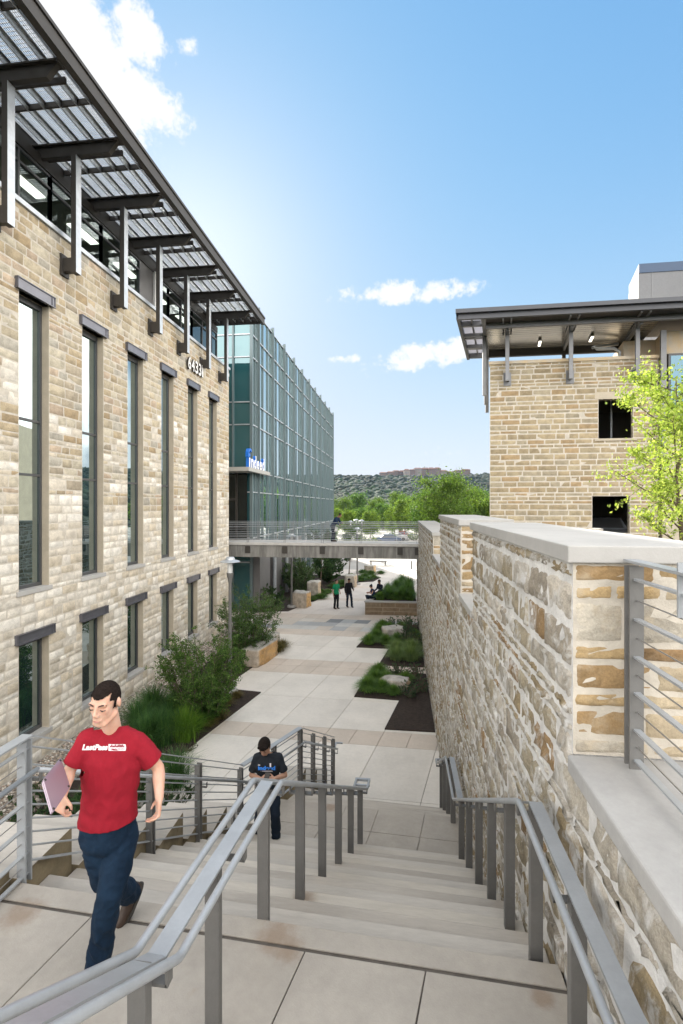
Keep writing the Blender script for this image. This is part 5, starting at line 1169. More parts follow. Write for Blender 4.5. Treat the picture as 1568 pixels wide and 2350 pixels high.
# planter plants and far beds
PG = 'reedy plants in the raised planter'
pg = grass('reed_plant', 'upright reedy plant nearest the planter front', (-0.6, 28.6, 0.76), 0.85, 0.6, 420, [(0.10, 0.19, 0.06), (0.07, 0.14, 0.04), (0.15, 0.25, 0.08)], 13, 0.026, PG, droop=0.6)
for i, (x, y, s_, lab) in enumerate(((0.2, 28.5, 1.1, 'reedy plant at the planter front by the wall'), (-0.7, 29.8, 1.0, 'reedy plant behind the seated pair'), (0.5, 29.8, 1.2, 'tall reedy plant against the wall'), (-0.2, 31.2, 1.1, 'reedy plant in mid planter'), (0.6, 31.5, 1.2, 'reedy plant mid planter against wall'), (0.2, 33.2, 1.1, 'reedy plant near the far end of the planter'))):
    copy_tree(pg, loc=(x, y, 0.76), rz=i, label=lab, scale=s_)
for i, (x, y, lab) in enumerate(((-1.1, 28.3, 'grass mound at the front left corner of the planter'), (-0.2, 28.3, 'grass mound at the planter front between reeds'), (0.6, 28.4, 'grass mound at the planter front touching the wall'), (-0.9, 29.3, 'grass mound just behind the seated woman'), (0.0, 29.3, 'grass mound in the near middle of the planter'), (0.7, 29.2, 'grass mound near the wall in the planter'), (-0.4, 30.5, 'grass mound halfway along the planter'), (0.5, 30.6, 'grass mound halfway along the planter by the wall'), (0.2, 32.2, 'grass mound toward the far end of the planter'))):
    copy_tree(m1, loc=(x, y, 0.76), rz=i * 2.1, label=lab, scale=1.05)
m4 = grass('ground_cover_mound', 'ground cover mound left of the cube boulder by lamp', (-6.3, 29.9, .03), 0.4, 0.75, 1300, GREEN_MID[:3], 14, 0.018, 'ground cover mounds beyond the bridge', cat='plant', droop=1.4)
fb = [(-5.9, 31.3), (-5.3, 32.0), (-5.5, 33.4), (-5.1, 34.0), (-4.9, 36.4), (-4.4, 37.2), (-3.9, 38.2), (-4.6, 38.2), (-3.2, 39.8), (-2.6, 40.4), (-3.6, 40.8), (-3.0, 41.6), (-2.2, 41.4), (-4.2, 41.8), (-2.6, 43.6), (-1.7, 44.2), (-3.4, 44.5), (-6.6, 31.0)]
for i, (x, y) in enumerate(fb):
    copy_tree(m4, loc=(x, y, 0.03), rz=i * 1.1, label='low ground cover mound in the beds beyond the bridge', scale=0.9 + 0.25 * ((i * 7) % 3) / 2)
m4['label'] = 'low ground cover mound in the beds beyond the bridge'
# lime green tree on the terrace at the right
p = at(1566, 1240, 8.9)
tree('lime_tree', 'lime green young tree on the upper terrace in front of the parking building', (p.x, p.y, 4.28), 4.75, [(0.44, 0.52, 0.13), (0.34, 0.43, 0.09), (0.52, 0.58, 0.18), (0.24, 0.33, 0.07)], 120, 1.38, leaves=14500, ls=0.068, limbs=32, trunk_r=0.055, base=0.26, sig=0.16, subs=7)
for (u, t_, sc, lab) in ((1500, 12.0, 1.0, 'dark shrub behind the wall coping near the lime tree'), (1345, 13.5, 0.7, 'small dark shrub at the foot of the parking building'), (1420, 12.5, 0.55, 'little dark shrub left of the lime tree trunk')):
    q = at(u, 1200, t_)
    if u == 1500: sh = shrub('terrace_shrub', lab, (q.x, q.y, 4.28), 1.25, 0.8, GREEN_DARK, 121, 18, 3000, 0.05, 'terrace shrubs', twigs=6, low=0)
    else: copy_tree(sh, loc=(q.x, q.y, 4.28), label=lab, scale=sc, rz=u)
# trees beyond the bridge
TG = 'trees beyond the bridge'
ta = tree('broad_tree', 'bright yellow green tree beyond the parked cars', (0, 0, 0), 7.6, GREEN_FAR, 130, 3.4, leaves=9000, ls=0.34, limbs=22, trunk_r=0.14, base=0.14, sig=0.34, group=TG, subs=6)
tb = tree('broad_tree', 'dark green broad tree rising beside the parking building', (0, 0, 0), 9.4, GREEN_TREE, 131, 4.2, leaves=16000, ls=0.27, limbs=30, trunk_r=0.18, base=0.12, sig=0.34, group=TG, subs=7)
tc_ = tree('broad_tree', 'mid green tree beyond the bridge', (0, 0, 0), 7.6, GREEN_MID, 132, 3.6, leaves=9000, ls=0.34, limbs=22, trunk_r=0.15, base=0.13, sig=0.36, group=TG, subs=6)
def place(t, u, v_top, d, h0, lab, first=False, rz=0):
    q = at(u, 1160, d); top = CZ + (1160 - v_top) / 1100 * d; zb = terrain_h(q.x, q.y); s_ = (top - zb) / h0 * 1.02
    if first: t.location = (q.x, q.y, zb); t.scale = (s_,) * 3; t['label'] = lab; return t
    return copy_tree(t, loc=(q.x, q.y, zb), rz=rz, label=lab, scale=s_)
place(tb, 1030, 1102, 62, 9.4, 'tall dark green tree just left of the parking building', True)
place(ta, 850, 1178, 92, 7.6, 'lime green tree right of the three pale lamps', True)
place(tc_, 700, 1182, 100, 7.6, 'mid green tree behind the glass building edge', True)
far = [(ta, 930, 1152, 105, 'tall lime tree above the parked cars'), (ta, 962, 1160, 98, 'lime tree left of the tall dark tree'), (ta, 905, 1168, 112, 'yellow green tree above the white sign'), (tc_, 985, 1140, 88, 'mid green tree touching the tall dark tree'), (tb, 1085, 1130, 70, 'dark green tree against the parking building corner'),
       (ta, 1105, 1152, 66, 'lime tree at the parking building corner behind the coping'), (ta, 800, 1176, 96, 'lime tree behind the person on the bridge'), (tc_, 825, 1172, 118, 'mid green tree behind the three pale lamps'), (ta, 772, 1172, 105, 'lime tree at the edge of the glass building'), (tc_, 880, 1162, 125, 'mid green tree in the second row above the cars'),
       (tc_, 945, 1146, 135, 'mid green tree in the second row left of the dark tree'), (tb, 1010, 1150, 120, 'dark tree behind the mid green tree'), (ta, 1060, 1158, 84, 'lime tree low beside the dark tree'), (tc_, 760, 1205, 78, 'small mid green tree at the building end'), (tb, 860, 1150, 190, 'dark far tree in the valley centre'),
       (tb, 790, 1148, 200, 'dark far tree near the glass building'), (tb, 920, 1138, 215, 'dark far tree below the hill fields'), (tb, 985, 1132, 210, 'dark far tree left of the tall tree'), (tc_, 820, 1140, 240, 'far green tree in the valley left part'), (tc_, 1100, 1132, 170, 'far green tree by the building corner'),
       (ta, 1180, 1150, 60, 'lime tree hidden behind the parking building corner'), (ta, 1300, 1150, 75, 'lime tree far behind the parking building'), (tc_, 640, 1190, 110, 'green tree seen past the glass building'), (tc_, 400, 1150, 130, 'green tree far left past the glass building')]
for i, (t, u, v, d, lab) in enumerate(far): place(t, u, v, d, {ta: 7.6, tb: 9.4, tc_: 7.6}[t], lab, rz=i * 1.7)
# low planting beside the far parking area
lc = shrub('flowering_shrub', 'pale flowering shrub behind the bridge railing', at(862, 1225, 74) * 1.0, 1.6, 1.4, [(0.16, 0.24, 0.09), (0.10, 0.17, 0.06), (0.5, 0.5, 0.46)], 140, 18, 2500, 0.2, 'shrubs by the far parking', 'shrub')
lc.location.z = 0
for u, d, lab in ((795, 70, 'green shrub by the far parking left of centre'), (825, 76, 'green shrub below the three pale lamps'), (905, 84, 'green shrub under the white sign'), (950, 86, 'green shrub right of the parked cars')):
    q = at(u, 1200, d); copy_tree(lc, loc=(q.x, q.y, 0), label=lab, rz=u)
# wooded hillside: thousands of crowns on the terrain
def forest():
    nr2 = np.random.default_rng(77)
    bm = bmesh.new(); bmesh.ops.create_icosphere(bm, subdivisions=2, radius=1.0); base = np.array([tuple(v.co) for v in bm.verts]); fc = np.array([[v.index for v in f.verts] for f in bm.faces]); bm.free()
    vars_ = []
    for s in range(6):
        k = np.array([1 + 0.34 * noise.noise(Vector(tuple(b)) * 1.7 + Vector((s * 9, 0, 0))) + 0.22 * noise.noise(Vector(tuple(b)) * 4.5 + Vector((0, s * 5, 0))) for b in base]); vars_.append(base * k[:, None])
    V = []; F = []; T = []; n0 = 0
    cols = np.array([(0.035, 0.062, 0.022), (0.05, 0.085, 0.028), (0.028, 0.052, 0.022), (0.065, 0.10, 0.03), (0.11, 0.16, 0.045)]) * np.array([0.10, 0.20, 0.24])
    N_ = 12000; cnt = 0
    for _ in range(N_):
        d = 250 + 1000 * nr2.random() ** 0.75; a = R(nr2.uniform(-14, 24)) if nr2.random() < 0.8 else R(nr2.uniform(24, 60))
        x, y = math.sin(a) * d, math.cos(a) * d; z = terrain_h(x, y)
        r_ = (3.0 + d * 0.0036) * nr2.uniform(0.7, 1.5); hh = r_ * nr2.uniform(0.75, 1.15)
        th = nr2.uniform(0, 6.28); b = vars_[nr2.integers(0, 6)]; c_, s_ = math.cos(th), math.sin(th)
        P = np.stack([(b[:, 0] * c_ - b[:, 1] * s_) * r_ + x, (b[:, 0] * s_ + b[:, 1] * c_) * r_ + y, b[:, 2] * hh + z + hh * 0.35], 1)
        V.append(P); F.append(fc + n0); n0 += len(b)
        p_ = noise.noise(Vector((x * 0.006, y * 0.006, 2))); w = [3, 3, 3, 1.2, 0.4] if p_ < 0.15 else [1, 1.5, 0.5, 3, 3.5]
        if 350 < d < 520: w[3] += 1.5; w[4] += 1.5
        w = np.array(w) / sum(w); c = cols[nr2.choice(5, p=w)] * nr2.uniform(0.8, 1.2); T.append(np.repeat(c[None], len(b), 0))
    m_ = mat('forest_canopy', None, 0.95, attr=True, var=0.3, vscale=0.35, bump=0.6, bscale=0.9)
    np_mesh('forest', np.concatenate(V), np.concatenate(F), m_, None, np.concatenate(T), smooth=True, kind='stuff')
forest()
# villas and terraced apartments along the ridge
RB = 'apartment blocks on the ridge'
wallc = [mat('ridge_wall_a', (0.13, 0.095, 0.08), 0.9), mat('ridge_wall_b', (0.19, 0.165, 0.145), 0.9), mat('ridge_wall_c', (0.115, 0.08, 0.07), 0.9)]; roofc = mat('ridge_roof', (0.12, 0.06, 0.045), 0.9); winc = mat('ridge_window', (0.05, 0.06, 0.08), 0.3)
def ridge(u0, u1, vt, vb, d, seed, label):
    rr = random.Random(seed); a, b = at(u0, vt, d), at(u1, vt, d); zb = CZ + (1160 - vb) / 1100 * d - 6; zt = a.z; t = thing('ridge_apartments', label, 'building', (a.x, a.y, zb), RB)
    L_ = (b - a); L_.z = 0; ln = L_.length; ud = L_.normalized(); nd_ = Vector((ud.y, -ud.x, 0)); n = max(2, int(ln / 13)); W_ = MB(); Rf = MB(); Wn = MB()
    for k in range(n):
        h = (zt - zb) * rr.uniform(0.86, 1.0); x0 = ln * k / n; x1 = ln * (k + 1) / n + 1; off = rr.uniform(-3, 3)
        def q(x, y, z): w = a + ud * x + nd_ * -(y + off); return (w.x, w.y, z)
        W_.hexa([q(x0, 0, zb), q(x1, 0, zb), q(x1, 16, zb), q(x0, 16, zb)], [q(x0, 0, zb + h), q(x1, 0, zb + h), q(x1, 16, zb + h), q(x0, 16, zb + h)], rr.randrange(3))
        xm = (x0 + x1) / 2; rh = rr.uniform(2.0, 3.8)
        Rf.add([q(x0 - 1, -1.2, zb + h), q(x1 + .5, -1.2, zb + h), q(x1 + .5, 17, zb + h), q(x0 - 1, 17, zb + h), q(x0 + 3, 8, zb + h + rh), q(x1 - 3, 8, zb + h + rh)], [(0, 1, 5, 4), (2, 3, 4, 5), (1, 2, 5), (3, 0, 4), (3, 2, 1, 0)])
        z = zb + 6.5
        while z < zb + h - 2.4:
            x = x0 + 1.2
            while x < x1 - 2.2: Wn.hexa([q(x, -0.12, z), q(x + 1.7, -0.12, z), q(x + 1.7, 0.05, z), q(x, 0.05, z)], [q(x, -0.12, z + 1.7), q(x + 1.7, -0.12, z + 1.7), q(x + 1.7, 0.05, z + 1.7), q(x, 0.05, z + 1.7)]); x += 3.3
            z += 3.3
    W_.build('wall', wallc, t); Rf.build('roof', roofc, t); Wn.build('window_band', winc, t)
DR = 1060
ridge(872, 905, 1082, 1099, DR, 1, 'leftmost low block of the ridge apartments')
ridge(903, 930, 1080, 1099, DR + 20, 2, 'second ridge block from the left with even roofs')
ridge(928, 952, 1076, 1099, DR, 3, 'taller reddish ridge block left of the centre')
ridge(951, 985, 1072, 1099, DR + 10, 4, 'tallest central ridge block above the wooded hill')
ridge(984, 1012, 1074, 1099, DR, 5, 'ridge block right of the tallest one')
ridge(1010, 1045, 1080, 1100, DR + 15, 6, 'long pale ridge block right of centre')
ridge(1044, 1078, 1077, 1101, DR, 7, 'rightmost ridge block next to the parking building corner')
# parked cars
def car(name, label, loc, rz, col, group='cars parked beyond the bridge'):
    t = thing(name, label, 'car', (0, 0, 0), group)
    pm = mat('car_paint', col, 0.25, 0.4, coat=0.6); gl = MT['frame']
    prof = [(-2.15, 0.35), (-2.2, 0.7), (-1.9, 0.95), (-1.25, 1.02), (-0.75, 1.42), (0.75, 1.46), (1.45, 1.05), (2.05, 0.98), (2.2, 0.75), (2.15, 0.35)]
    hw = lambda z: 0.88 if z < 1.06 else 0.66
    n = len(prof); vs = [(x, -hw(z), z) for x, z in prof] + [(x, hw(z), z) for x, z in prof]
    MB().add(vs, [tuple(range(n)), tuple(range(2 * n - 1, n - 1, -1))] + [(i, i + n, (i + 1) % n + n, (i + 1) % n) for i in range(n)]).build('body', pm, t, bevel=0.05)
    g = MB()
    for s_ in (-1, 1):
        g.add([(-1.1, s_ * .885, 1.04), (1.3, s_ * .885, 1.06), (0.70, s_ * .70, 1.40), (-.68, s_ * .70, 1.37)], [(0, 1, 2, 3)])
    g.add([(-1.22, -.72, 1.07), (-1.22, .72, 1.07), (-.78, .6, 1.41), (-.78, -.6, 1.41)], [(0, 1, 2, 3)]); g.add([(1.44, -.72, 1.09), (1.44, .72, 1.09), (.80, .6, 1.44), (.80, -.6, 1.44)], [(3, 2, 1, 0)])
    g.build('window', gl, t)
    for x in (-1.35, 1.35):
        for s_ in (-1, 1): MB().tube([(x, s_ * .93, .33), (x, s_ * .72, .33)], 0.33, 16).build('wheel', MT['metal_dark'], t)
    for s_ in (-.62, .62):
        MB().box(2.15, 2.21, s_ - .18, s_ + .18, 0.68, 0.84).build('headlight', MT['white'], t); MB().box(-2.21, -2.16, s_ - .16, s_ + .16, .72, .9).build('tail_light', mat('tail_red', (0.5, 0.02, 0.02), 0.4), t)
    t.location = loc; t.rotation_euler = (0, 0, rz); return t
for (u, d, rz, col, lab) in ((890, 80, 0.15, (0.10, 0.14, 0.25), 'blue grey parked car nearest the bridge'), (906, 86, 0.2, (0.62, 0.62, 0.64), 'white parked car behind the blue grey one'), (922, 90, 1.35, (0.42, 0.05, 0.06), 'dark red parked car at the right end')):
    q = at(u, 1160, d); car('parked_car', lab, (q.x, q.y, -0.015), rz, col)
q = rp(4.25, 3.0, 4.35); car('parked_car', 'silver dark car inside the lower garage opening', (q[0], q[1], 4.4), 1.2, (0.35, 0.38, 0.42), 'cars in the garage')
# parking sign
q = at(911, 1222, 78); t = thing('parking_sign', 'small white sign on a post above the parked cars', 'sign', (q.x, q.y, 0)); MB().tube([(q.x, q.y, -.02), (q.x, q.y, 2.1)], 0.04, 8).build('post', MT['galv'], t); MB().box(q.x - .28, q.x + .28, q.y - .05, q.y - .03, 1.55, 2.35).build('panel', MT['white'], t)

# thin summer air: pale haze in one closed box round the place
hz = MB().box(-1330, 1330, -1330, 1340, -9, 130).build('haze', bpy.data.materials.new('haze'), kind='stuff')
m_ = hz.data.materials[0]; m_.use_nodes = True; nt = m_.node_tree; nt.nodes.clear(); o_ = nt.nodes.new('ShaderNodeOutputMaterial'); pv_ = nt.nodes.new('ShaderNodeVolumePrincipled')
pv_.inputs['Color'].default_value = (0.35, 0.62, 1.0, 1); pv_.inputs['Density'].default_value = 0.000035; pv_.inputs['Anisotropy'].default_value = 0.0; nt.links.new(pv_.outputs[0], o_.inputs['Volume'])
hz['label'] = 'thin pale blue haze in the air'
# ---------------------------------------------------------------- people
from mathutils.bvhtree import BVHTree
def v3(p): return Vector(p)
class Solid:
    """closed volumes merged into one continuous surface"""
    def __init__(s): s.bm = bmesh.new()
    def cap(s, a, b, ra, rb=None, n=14):
        a = v3(a); b = v3(b); rb = ra if rb is None else rb; d = b - a
        if d.length < 1e-5: return s.ell(a, (ra, ra, ra))
        d.normalize(); x = d.orthogonal().normalized(); y = d.cross(x); rings = []
        for k in range(1, 5): t = math.pi / 2 * (1 - k / 4.0); rings.append((a - d * ra * math.sin(t), ra * math.cos(t)))
        for k in range(0, 4): t = math.pi / 2 * (k / 4.0); rings.append((b + d * rb * math.sin(t), rb * math.cos(t)))
        vs = [[s.bm.verts.new(c + (x * math.cos(2 * math.pi * i / n) + y * math.sin(2 * math.pi * i / n)) * r) for i in range(n)] for c, r in rings]
        p0 = s.bm.verts.new(a - d * ra); p1 = s.bm.verts.new(b + d * rb)
        for q, w in zip(vs, vs[1:]):
            for i in range(n): s.bm.faces.new((q[i], q[(i + 1) % n], w[(i + 1) % n], w[i]))
        for i in range(n): s.bm.faces.new((p0, vs[0][(i + 1) % n], vs[0][i])); s.bm.faces.new((p1, vs[-1][i], vs[-1][(i + 1) % n]))
        return s
    def chain(s, pts, rs):
        for (a, b, ra, rb) in zip(pts, pts[1:], rs, rs[1:]): s.cap(a, b, ra, rb)
        return s
    def ell(s, c, r, B=None):
        B = B or Matrix.Identity(3); m = Matrix.Translation(c) @ (B @ Matrix.Diagonal(r)).to_4x4()
        bmesh.ops.create_uvsphere(s.bm, u_segments=18, v_segments=12, radius=1.0, matrix=m); return s
    def loft(s, secs, B, n=24):
        rings = [[s.bm.verts.new(c + B @ Vector((math.cos(2 * math.pi * i / n) * a, math.sin(2 * math.pi * i / n) * b, 0))) for i in range(n)] for c, a, b in secs]
        for q, w in zip(rings, rings[1:]):
            for i in range(n): s.bm.faces.new((q[i], q[(i + 1) % n], w[(i + 1) % n], w[i]))
        s.bm.faces.new(rings[0][::-1]); s.bm.faces.new(rings[-1]); return s
    def mesh(s, name, voxel=0.008, smooth=6, wrinkle=0.0, wscale=9.0, wdir=(1, 1, 0.35), post=None, seed=0):
        bmesh.ops.recalc_face_normals(s.bm, faces=s.bm.faces[:])
        me = bpy.data.meshes.new('tmp'); s.bm.to_mesh(me); s.bm.free(); o = bpy.data.objects.new('tmp', me); C.objects.link(o)
        r = o.modifiers.new('r', 'REMESH'); r.mode = 'VOXEL'; r.voxel_size = voxel; r.adaptivity = 0
        if smooth: q = o.modifiers.new('s', 'SMOOTH'); q.factor = 0.5; q.iterations = smooth
        bpy.context.view_layer.update()
        m2 = bpy.data.meshes.new_from_object(o.evaluated_get(bpy.context.evaluated_depsgraph_get())); m2.name = name
        bpy.data.objects.remove(o); bpy.data.meshes.remove(me)
        bm = bmesh.new(); bm.from_mesh(m2)
        if wrinkle:
            bm.normal_update()
            for v in bm.verts:
                p = v.co; q_ = Vector((p.x * wdir[0], p.y * wdir[1], p.z * wdir[2])) * wscale
                k = noise.noise(q_ + Vector((seed, 0, 0))); k2 = 1 - abs(noise.noise(q_ * 2.1 + Vector((0, seed, 4)))) * 2
                fold = math.sin((p.z * 0.85 + p.x * 0.55) * 62 + 5 * noise.noise(p * 4)) * max(0, noise.noise(p * 5 + Vector((seed, 3, 1)))) 
                v.co = p + v.normal * wrinkle * (k + 0.5 * k2 + 1.3 * fold)
        if post: post(bm)
        bm.to_mesh(m2); bm.free(); return m2
def link(me, name, mats, parent):
    me.transform(Matrix.Translation(-origin(parent)))
    me.name = name; me.materials.clear()
    for m_ in (mats if isinstance(mats, (list, tuple)) else [mats]): me.materials.append(m_)
    for p in me.polygons: p.use_smooth = True
    o = bpy.data.objects.new(name, me); C.objects.link(o); o.parent = parent; return o
def cut_near(bm, co, no, radius):
    """open the surface on the side of no, only near co"""
    co = v3(co); no = v3(no).normalized()
    fs = [f for f in bm.faces if (f.calc_center_median() - co).length < radius]
    es = set(e for f in fs for e in f.edges); vs = set(v for f in fs for v in f.verts)
    bmesh.ops.bisect_plane(bm, geom=fs + list(es) + list(vs), plane_co=co, plane_no=no, dist=1e-6)
    rm = [f for f in bm.faces if (f.calc_center_median() - co).length < radius and (f.calc_center_median() - co).dot(no) > 1e-5]
    bmesh.ops.delete(bm, geom=rm, context='FACES')
def basis(side, fwd=None, up=None):
    side = v3(side).normalized(); up = v3(up); fwd = up.cross(side).normalized() if fwd is None else v3(fwd).normalized(); up = side.cross(fwd).normalized()
    return Matrix((side, fwd, up)).transposed()        # columns: side, forward, up
def head_basis(f, u):
    f = v3(f).normalized(); u = v3(u); u = (u - f * u.dot(f)).normalized(); s_ = f.cross(u).normalized(); return Matrix((s_, f, u)).transposed()
SKIN = mat('skin_light', (0.58, 0.37, 0.28), 0.5, var=0.12, vscale=12, col2=(0.55, 0.31, 0.22), spec=0.35)
SKIN.node_tree.nodes['Principled BSDF'].inputs['Subsurface Weight'].default_value = 0.25; SKIN.node_tree.nodes['Principled BSDF'].inputs['Subsurface Scale'].default_value = 0.015
SKIN2 = mat('skin_tan', (0.45, 0.26, 0.18), 0.5, var=0.1, vscale=12, spec=0.35); SKIN3 = mat('skin_brown', (0.22, 0.12, 0.08), 0.5, spec=0.35)
HAIR = mat('hair_dark', (0.015, 0.010, 0.008), 0.7, spec=0.15, var=0.5, vscale=60, bump=0.8, bscale=150); DARK = mat('brow_dark', (0.03, 0.02, 0.016), 0.7)
LIP = mat('lips', (0.42, 0.19, 0.16), 0.5)
def fabric(name, c, fine=0.05): return mat(name, c, 0.85, var=0.14, vscale=6, fine=fine, bump=0.15, bscale=300, spec=0.2)
DENIM = mat('denim', (0.0035, 0.013, 0.030), 0.85, var=0.35, vscale=5, col2=(0.008, 0.024, 0.050), fine=0.12, bump=0.2, bscale=260, spec=0.2)
DENIM_D = fabric('dark_denim', (0.012, 0.020, 0.035)); LEATHER = mat('brown_leather', (0.055, 0.032, 0.020), 0.55, var=0.3, vscale=20)
def hand(S, w, d, n, L=0.19, curl=0.6, thumb=1, k=1.0):
    """palm plus five fingers; w wrist, d direction, n palm normal (fingers curl towards it)"""
    d = v3(d).normalized(); n = v3(n); n = (n - d * n.dot(d)).normalized(); s_ = d.cross(n) * thumb
    pal = L * 0.50
    for o, r in ((-0.027, 0.0135), (-0.009, 0.0145), (0.009, 0.0145), (0.026, 0.013)): S.cap(w + d * 0.015 * k + s_ * o * 0.7 * k, w + d * pal + s_ * o * k, r * 1.05 * k, r * 0.85 * k)
    for i, (o, ln, r) in enumerate(((0.030, 0.072, 0.0088), (0.010, 0.082, 0.0092), (-0.010, 0.077, 0.0088), (-0.029, 0.060, 0.0078))):
        p = w + d * pal * (1.0 if i < 3 else 0.95) + s_ * o * k; an = 0.25 + curl * (0.5 + 0.1 * i); a2 = an
        for j, f in enumerate((0.45, 0.32, 0.25)):
            q = p + (d * math.cos(a2) + n * math.sin(a2) + s_ * o * 1.2 * (1 - curl)) * ln * f * k; S.cap(p, q, r * (1 - 0.08 * j) * k, r * (1 - 0.08 * (j + 1)) * k); p = q; a2 += curl * 0.75
    p = w + d * pal * 0.22 + s_ * 0.026 * k; q = p + (d * 0.7 + s_ * 0.65 + n * 0.3 * (0.5 + curl)).normalized() * 0.045 * k; S.cap(p, q, 0.013 * k, 0.0105 * k); e = q + (d * 0.95 + n * 0.45 * (0.3 + curl)).normalized() * 0.032 * k; S.cap(q, e, 0.0105 * k, 0.008 * k)
def person(label, loc, J, hf, hu=(0, 0, 1), group=None, voxel=0.008, skin=None, shirt=None, pants=None, shoe=None, hair='short', hair_mat=None, sleeve='short', shirt_hem=0.10, k=1.0,
           curlL=0.5, curlR=0.5, handL=None, handR=None, shoe_dirs=None, open_coat=False, belly=1.0, wr=1.0, name='person', head_k=1.0):
    skin = skin or SKIN; t = thing(name, label, 'person', loc, group)
    J = {a: v3(b) for a, b in J.items()}
    side = (J['shL'] - J['shR']).normalized(); up = (J['neck'] - J['pelvis']).normalized(); B = basis(side, None, up); front = -(B @ Vector((0, 1, 0)))
    hf = v3(hf).normalized()
    if front.dot(v3((hf.x, hf.y, 0))) < 0: front = -front
    HB = head_basis(hf, hu); H = J['head']
    hk = k * head_k
    def hp(s_, f, u): return H + HB @ Vector((s_, f, u)) * hk
    chest = J['pelvis'].lerp(J['neck'], 0.66); abd = J['pelvis'].lerp(J['neck'], 0.30); hipc = (J['hipL'] + J['hipR']) / 2
    def torso(S, o):
        ax = J['neck'] - J['pelvis']; sec = [(-0.20, .150, .100), (-0.12, .166, .114), (0.0, .166, .114), (0.18, .152, .108), (0.36, .150, .106), (0.54, .163, .112), (0.70, .176, .116), (0.82, .156, .100), (0.92, .112, .078), (1.0, .058, .056), (1.06, .05, .05)]
        S.loft([(J['pelvis'] + ax * f, (a_ * belly) * k + o, b_ * belly * k + o) for f, a_, b_ in sec], B)
        for s_ in 'LR':
            S.cap(J['pelvis'] + ax * 0.80, J['sh' + s_], 0.060 * k + o, 0.044 * k + o); S.cap(J['pelvis'] + ax * 0.985, J['sh' + s_] + up * 0.012 * k, 0.036 * k + o, 0.034 * k + o); S.cap(J['pelvis'] + ax * 0.66 + side * (0.09 if s_ == 'L' else -0.09) * k, J['sh' + s_] - up * 0.02 * k, 0.068 * k + o, 0.048 * k + o)
    # body: one continuous skin
    S = Solid(); torso(S, -0.006)
    S.cap(J['neck'] - up * 0.03 * k, hp(0, -0.02, -0.05), 0.056 * k, 0.053 * k)
    S.ell(hp(0, -0.008, 0.022), (0.074 * k, 0.094 * k, 0.092 * k), HB); S.ell(hp(0, 0.028, -0.03), (0.060 * k, 0.060 * k, 0.075 * k), HB); S.ell(hp(0, 0.052, -0.092), (0.032 * k, 0.030 * k, 0.026 * k), HB)
    for s_ in (-1, 1): S.cap(hp(s_ * 0.045, 0.0, -0.06), hp(s_ * 0.022, 0.056, -0.092), 0.026 * k, 0.021 * k)
    S.cap(hp(0, 0.084, 0.016), hp(0, 0.101, -0.023), 0.0085 * k, 0.0115 * k); S.cap(hp(-0.011, 0.092, -0.032), hp(0.011, 0.092, -0.032), 0.0095 * k)
    S.cap(hp(-0.040, 0.070, 0.024), hp(0.040, 0.070, 0.024), 0.0125 * k); S.cap(hp(-0.018, 0.077, -0.059), hp(0.018, 0.077, -0.059), 0.0095 * k); S.cap(hp(-0.014, 0.076, -0.071), hp(0.014, 0.076, -0.071), 0.008 * k)
    for s_ in (-1, 1): S.ell(hp(s_ * 0.034, 0.055, -0.012), (0.022 * k, 0.024 * k, 0.024 * k), HB); S.ell(hp(s_ * 0.077, -0.008, 0.0), (0.009 * k, 0.017 * k, 0.030 * k), HB)
    for s_ in 'LR':
        a, b, c = J['sh' + s_], J['el' + s_], J['wr' + s_]
        S.chain([a, a.lerp(b, 0.35), b, b.lerp(c, 0.3), c], [0.047 * k, 0.045 * k, 0.035 * k, 0.039 * k, 0.026 * k])
        hd = handL if s_ == 'L' else handR
        d_, n_, th = hd if hd else ((c - b).normalized() * 0.8 + Vector((0, 0, -0.3)), -side if s_ == 'L' else side, 1 if s_ == 'L' else -1)
        hand(S, c, d_, n_, 0.18 * k, curlL if s_ == 'L' else curlR, th, k)
        a, b, c = J['hip' + s_], J['kn' + s_], J['an' + s_]
        S.chain([a, b, b.lerp(c, 0.3), c], [0.078 * k, 0.052 * k, 0.055 * k, 0.038 * k])
    link(S.mesh('body', min(voxel, 0.0075), 3), 'body', skin, t)
    if hair:
        S = Solid(); o_ = {'short': 0.0045, 'thick': 0.017, 'bun': 0.016}[hair]
        S.ell(hp(0, -0.008, 0.024), (0.0745 * k + o_, 0.0945 * k + o_, 0.0925 * k + o_), HB)
        if hair == 'thick': S.ell(hp(0, 0.02, 0.06), (0.075 * k, 0.075 * k, 0.06 * k), HB); S.cap(hp(-0.04, 0.062, 0.078), hp(0.045, 0.066, 0.073), 0.022 * k)
        if hair == 'bun': S.ell(hp(0, -0.09, 0.09), (0.045 * k, 0.045 * k, 0.045 * k), HB)
        HI = HB.transposed()
        def hpost(bm):
            rm = []
            for f in bm.faces:
                q = HI @ (f.calc_center_median() - H) / hk; fr = 0.052 if hair == 'short' else 0.062
                lim = -0.045 if q.y < -0.01 else (-0.02 if q.y < 0.025 else (fr + (0.018 * (abs(q.x) / 0.05) ** 2 if hair == 'short' and abs(q.x) < 0.055 else -0.02)))
                lim += 0.004 * math.sin(q.x * 300) * (1 if hair != 'short' else .4)
                if q.z < lim: rm.append(f)
            bmesh.ops.delete(bm, geom=rm, context='FACES')
        link(S.mesh('hair', 0.0042 if voxel < 0.01 else 0.007, 3, post=hpost), 'hair', hair_mat or HAIR, t)
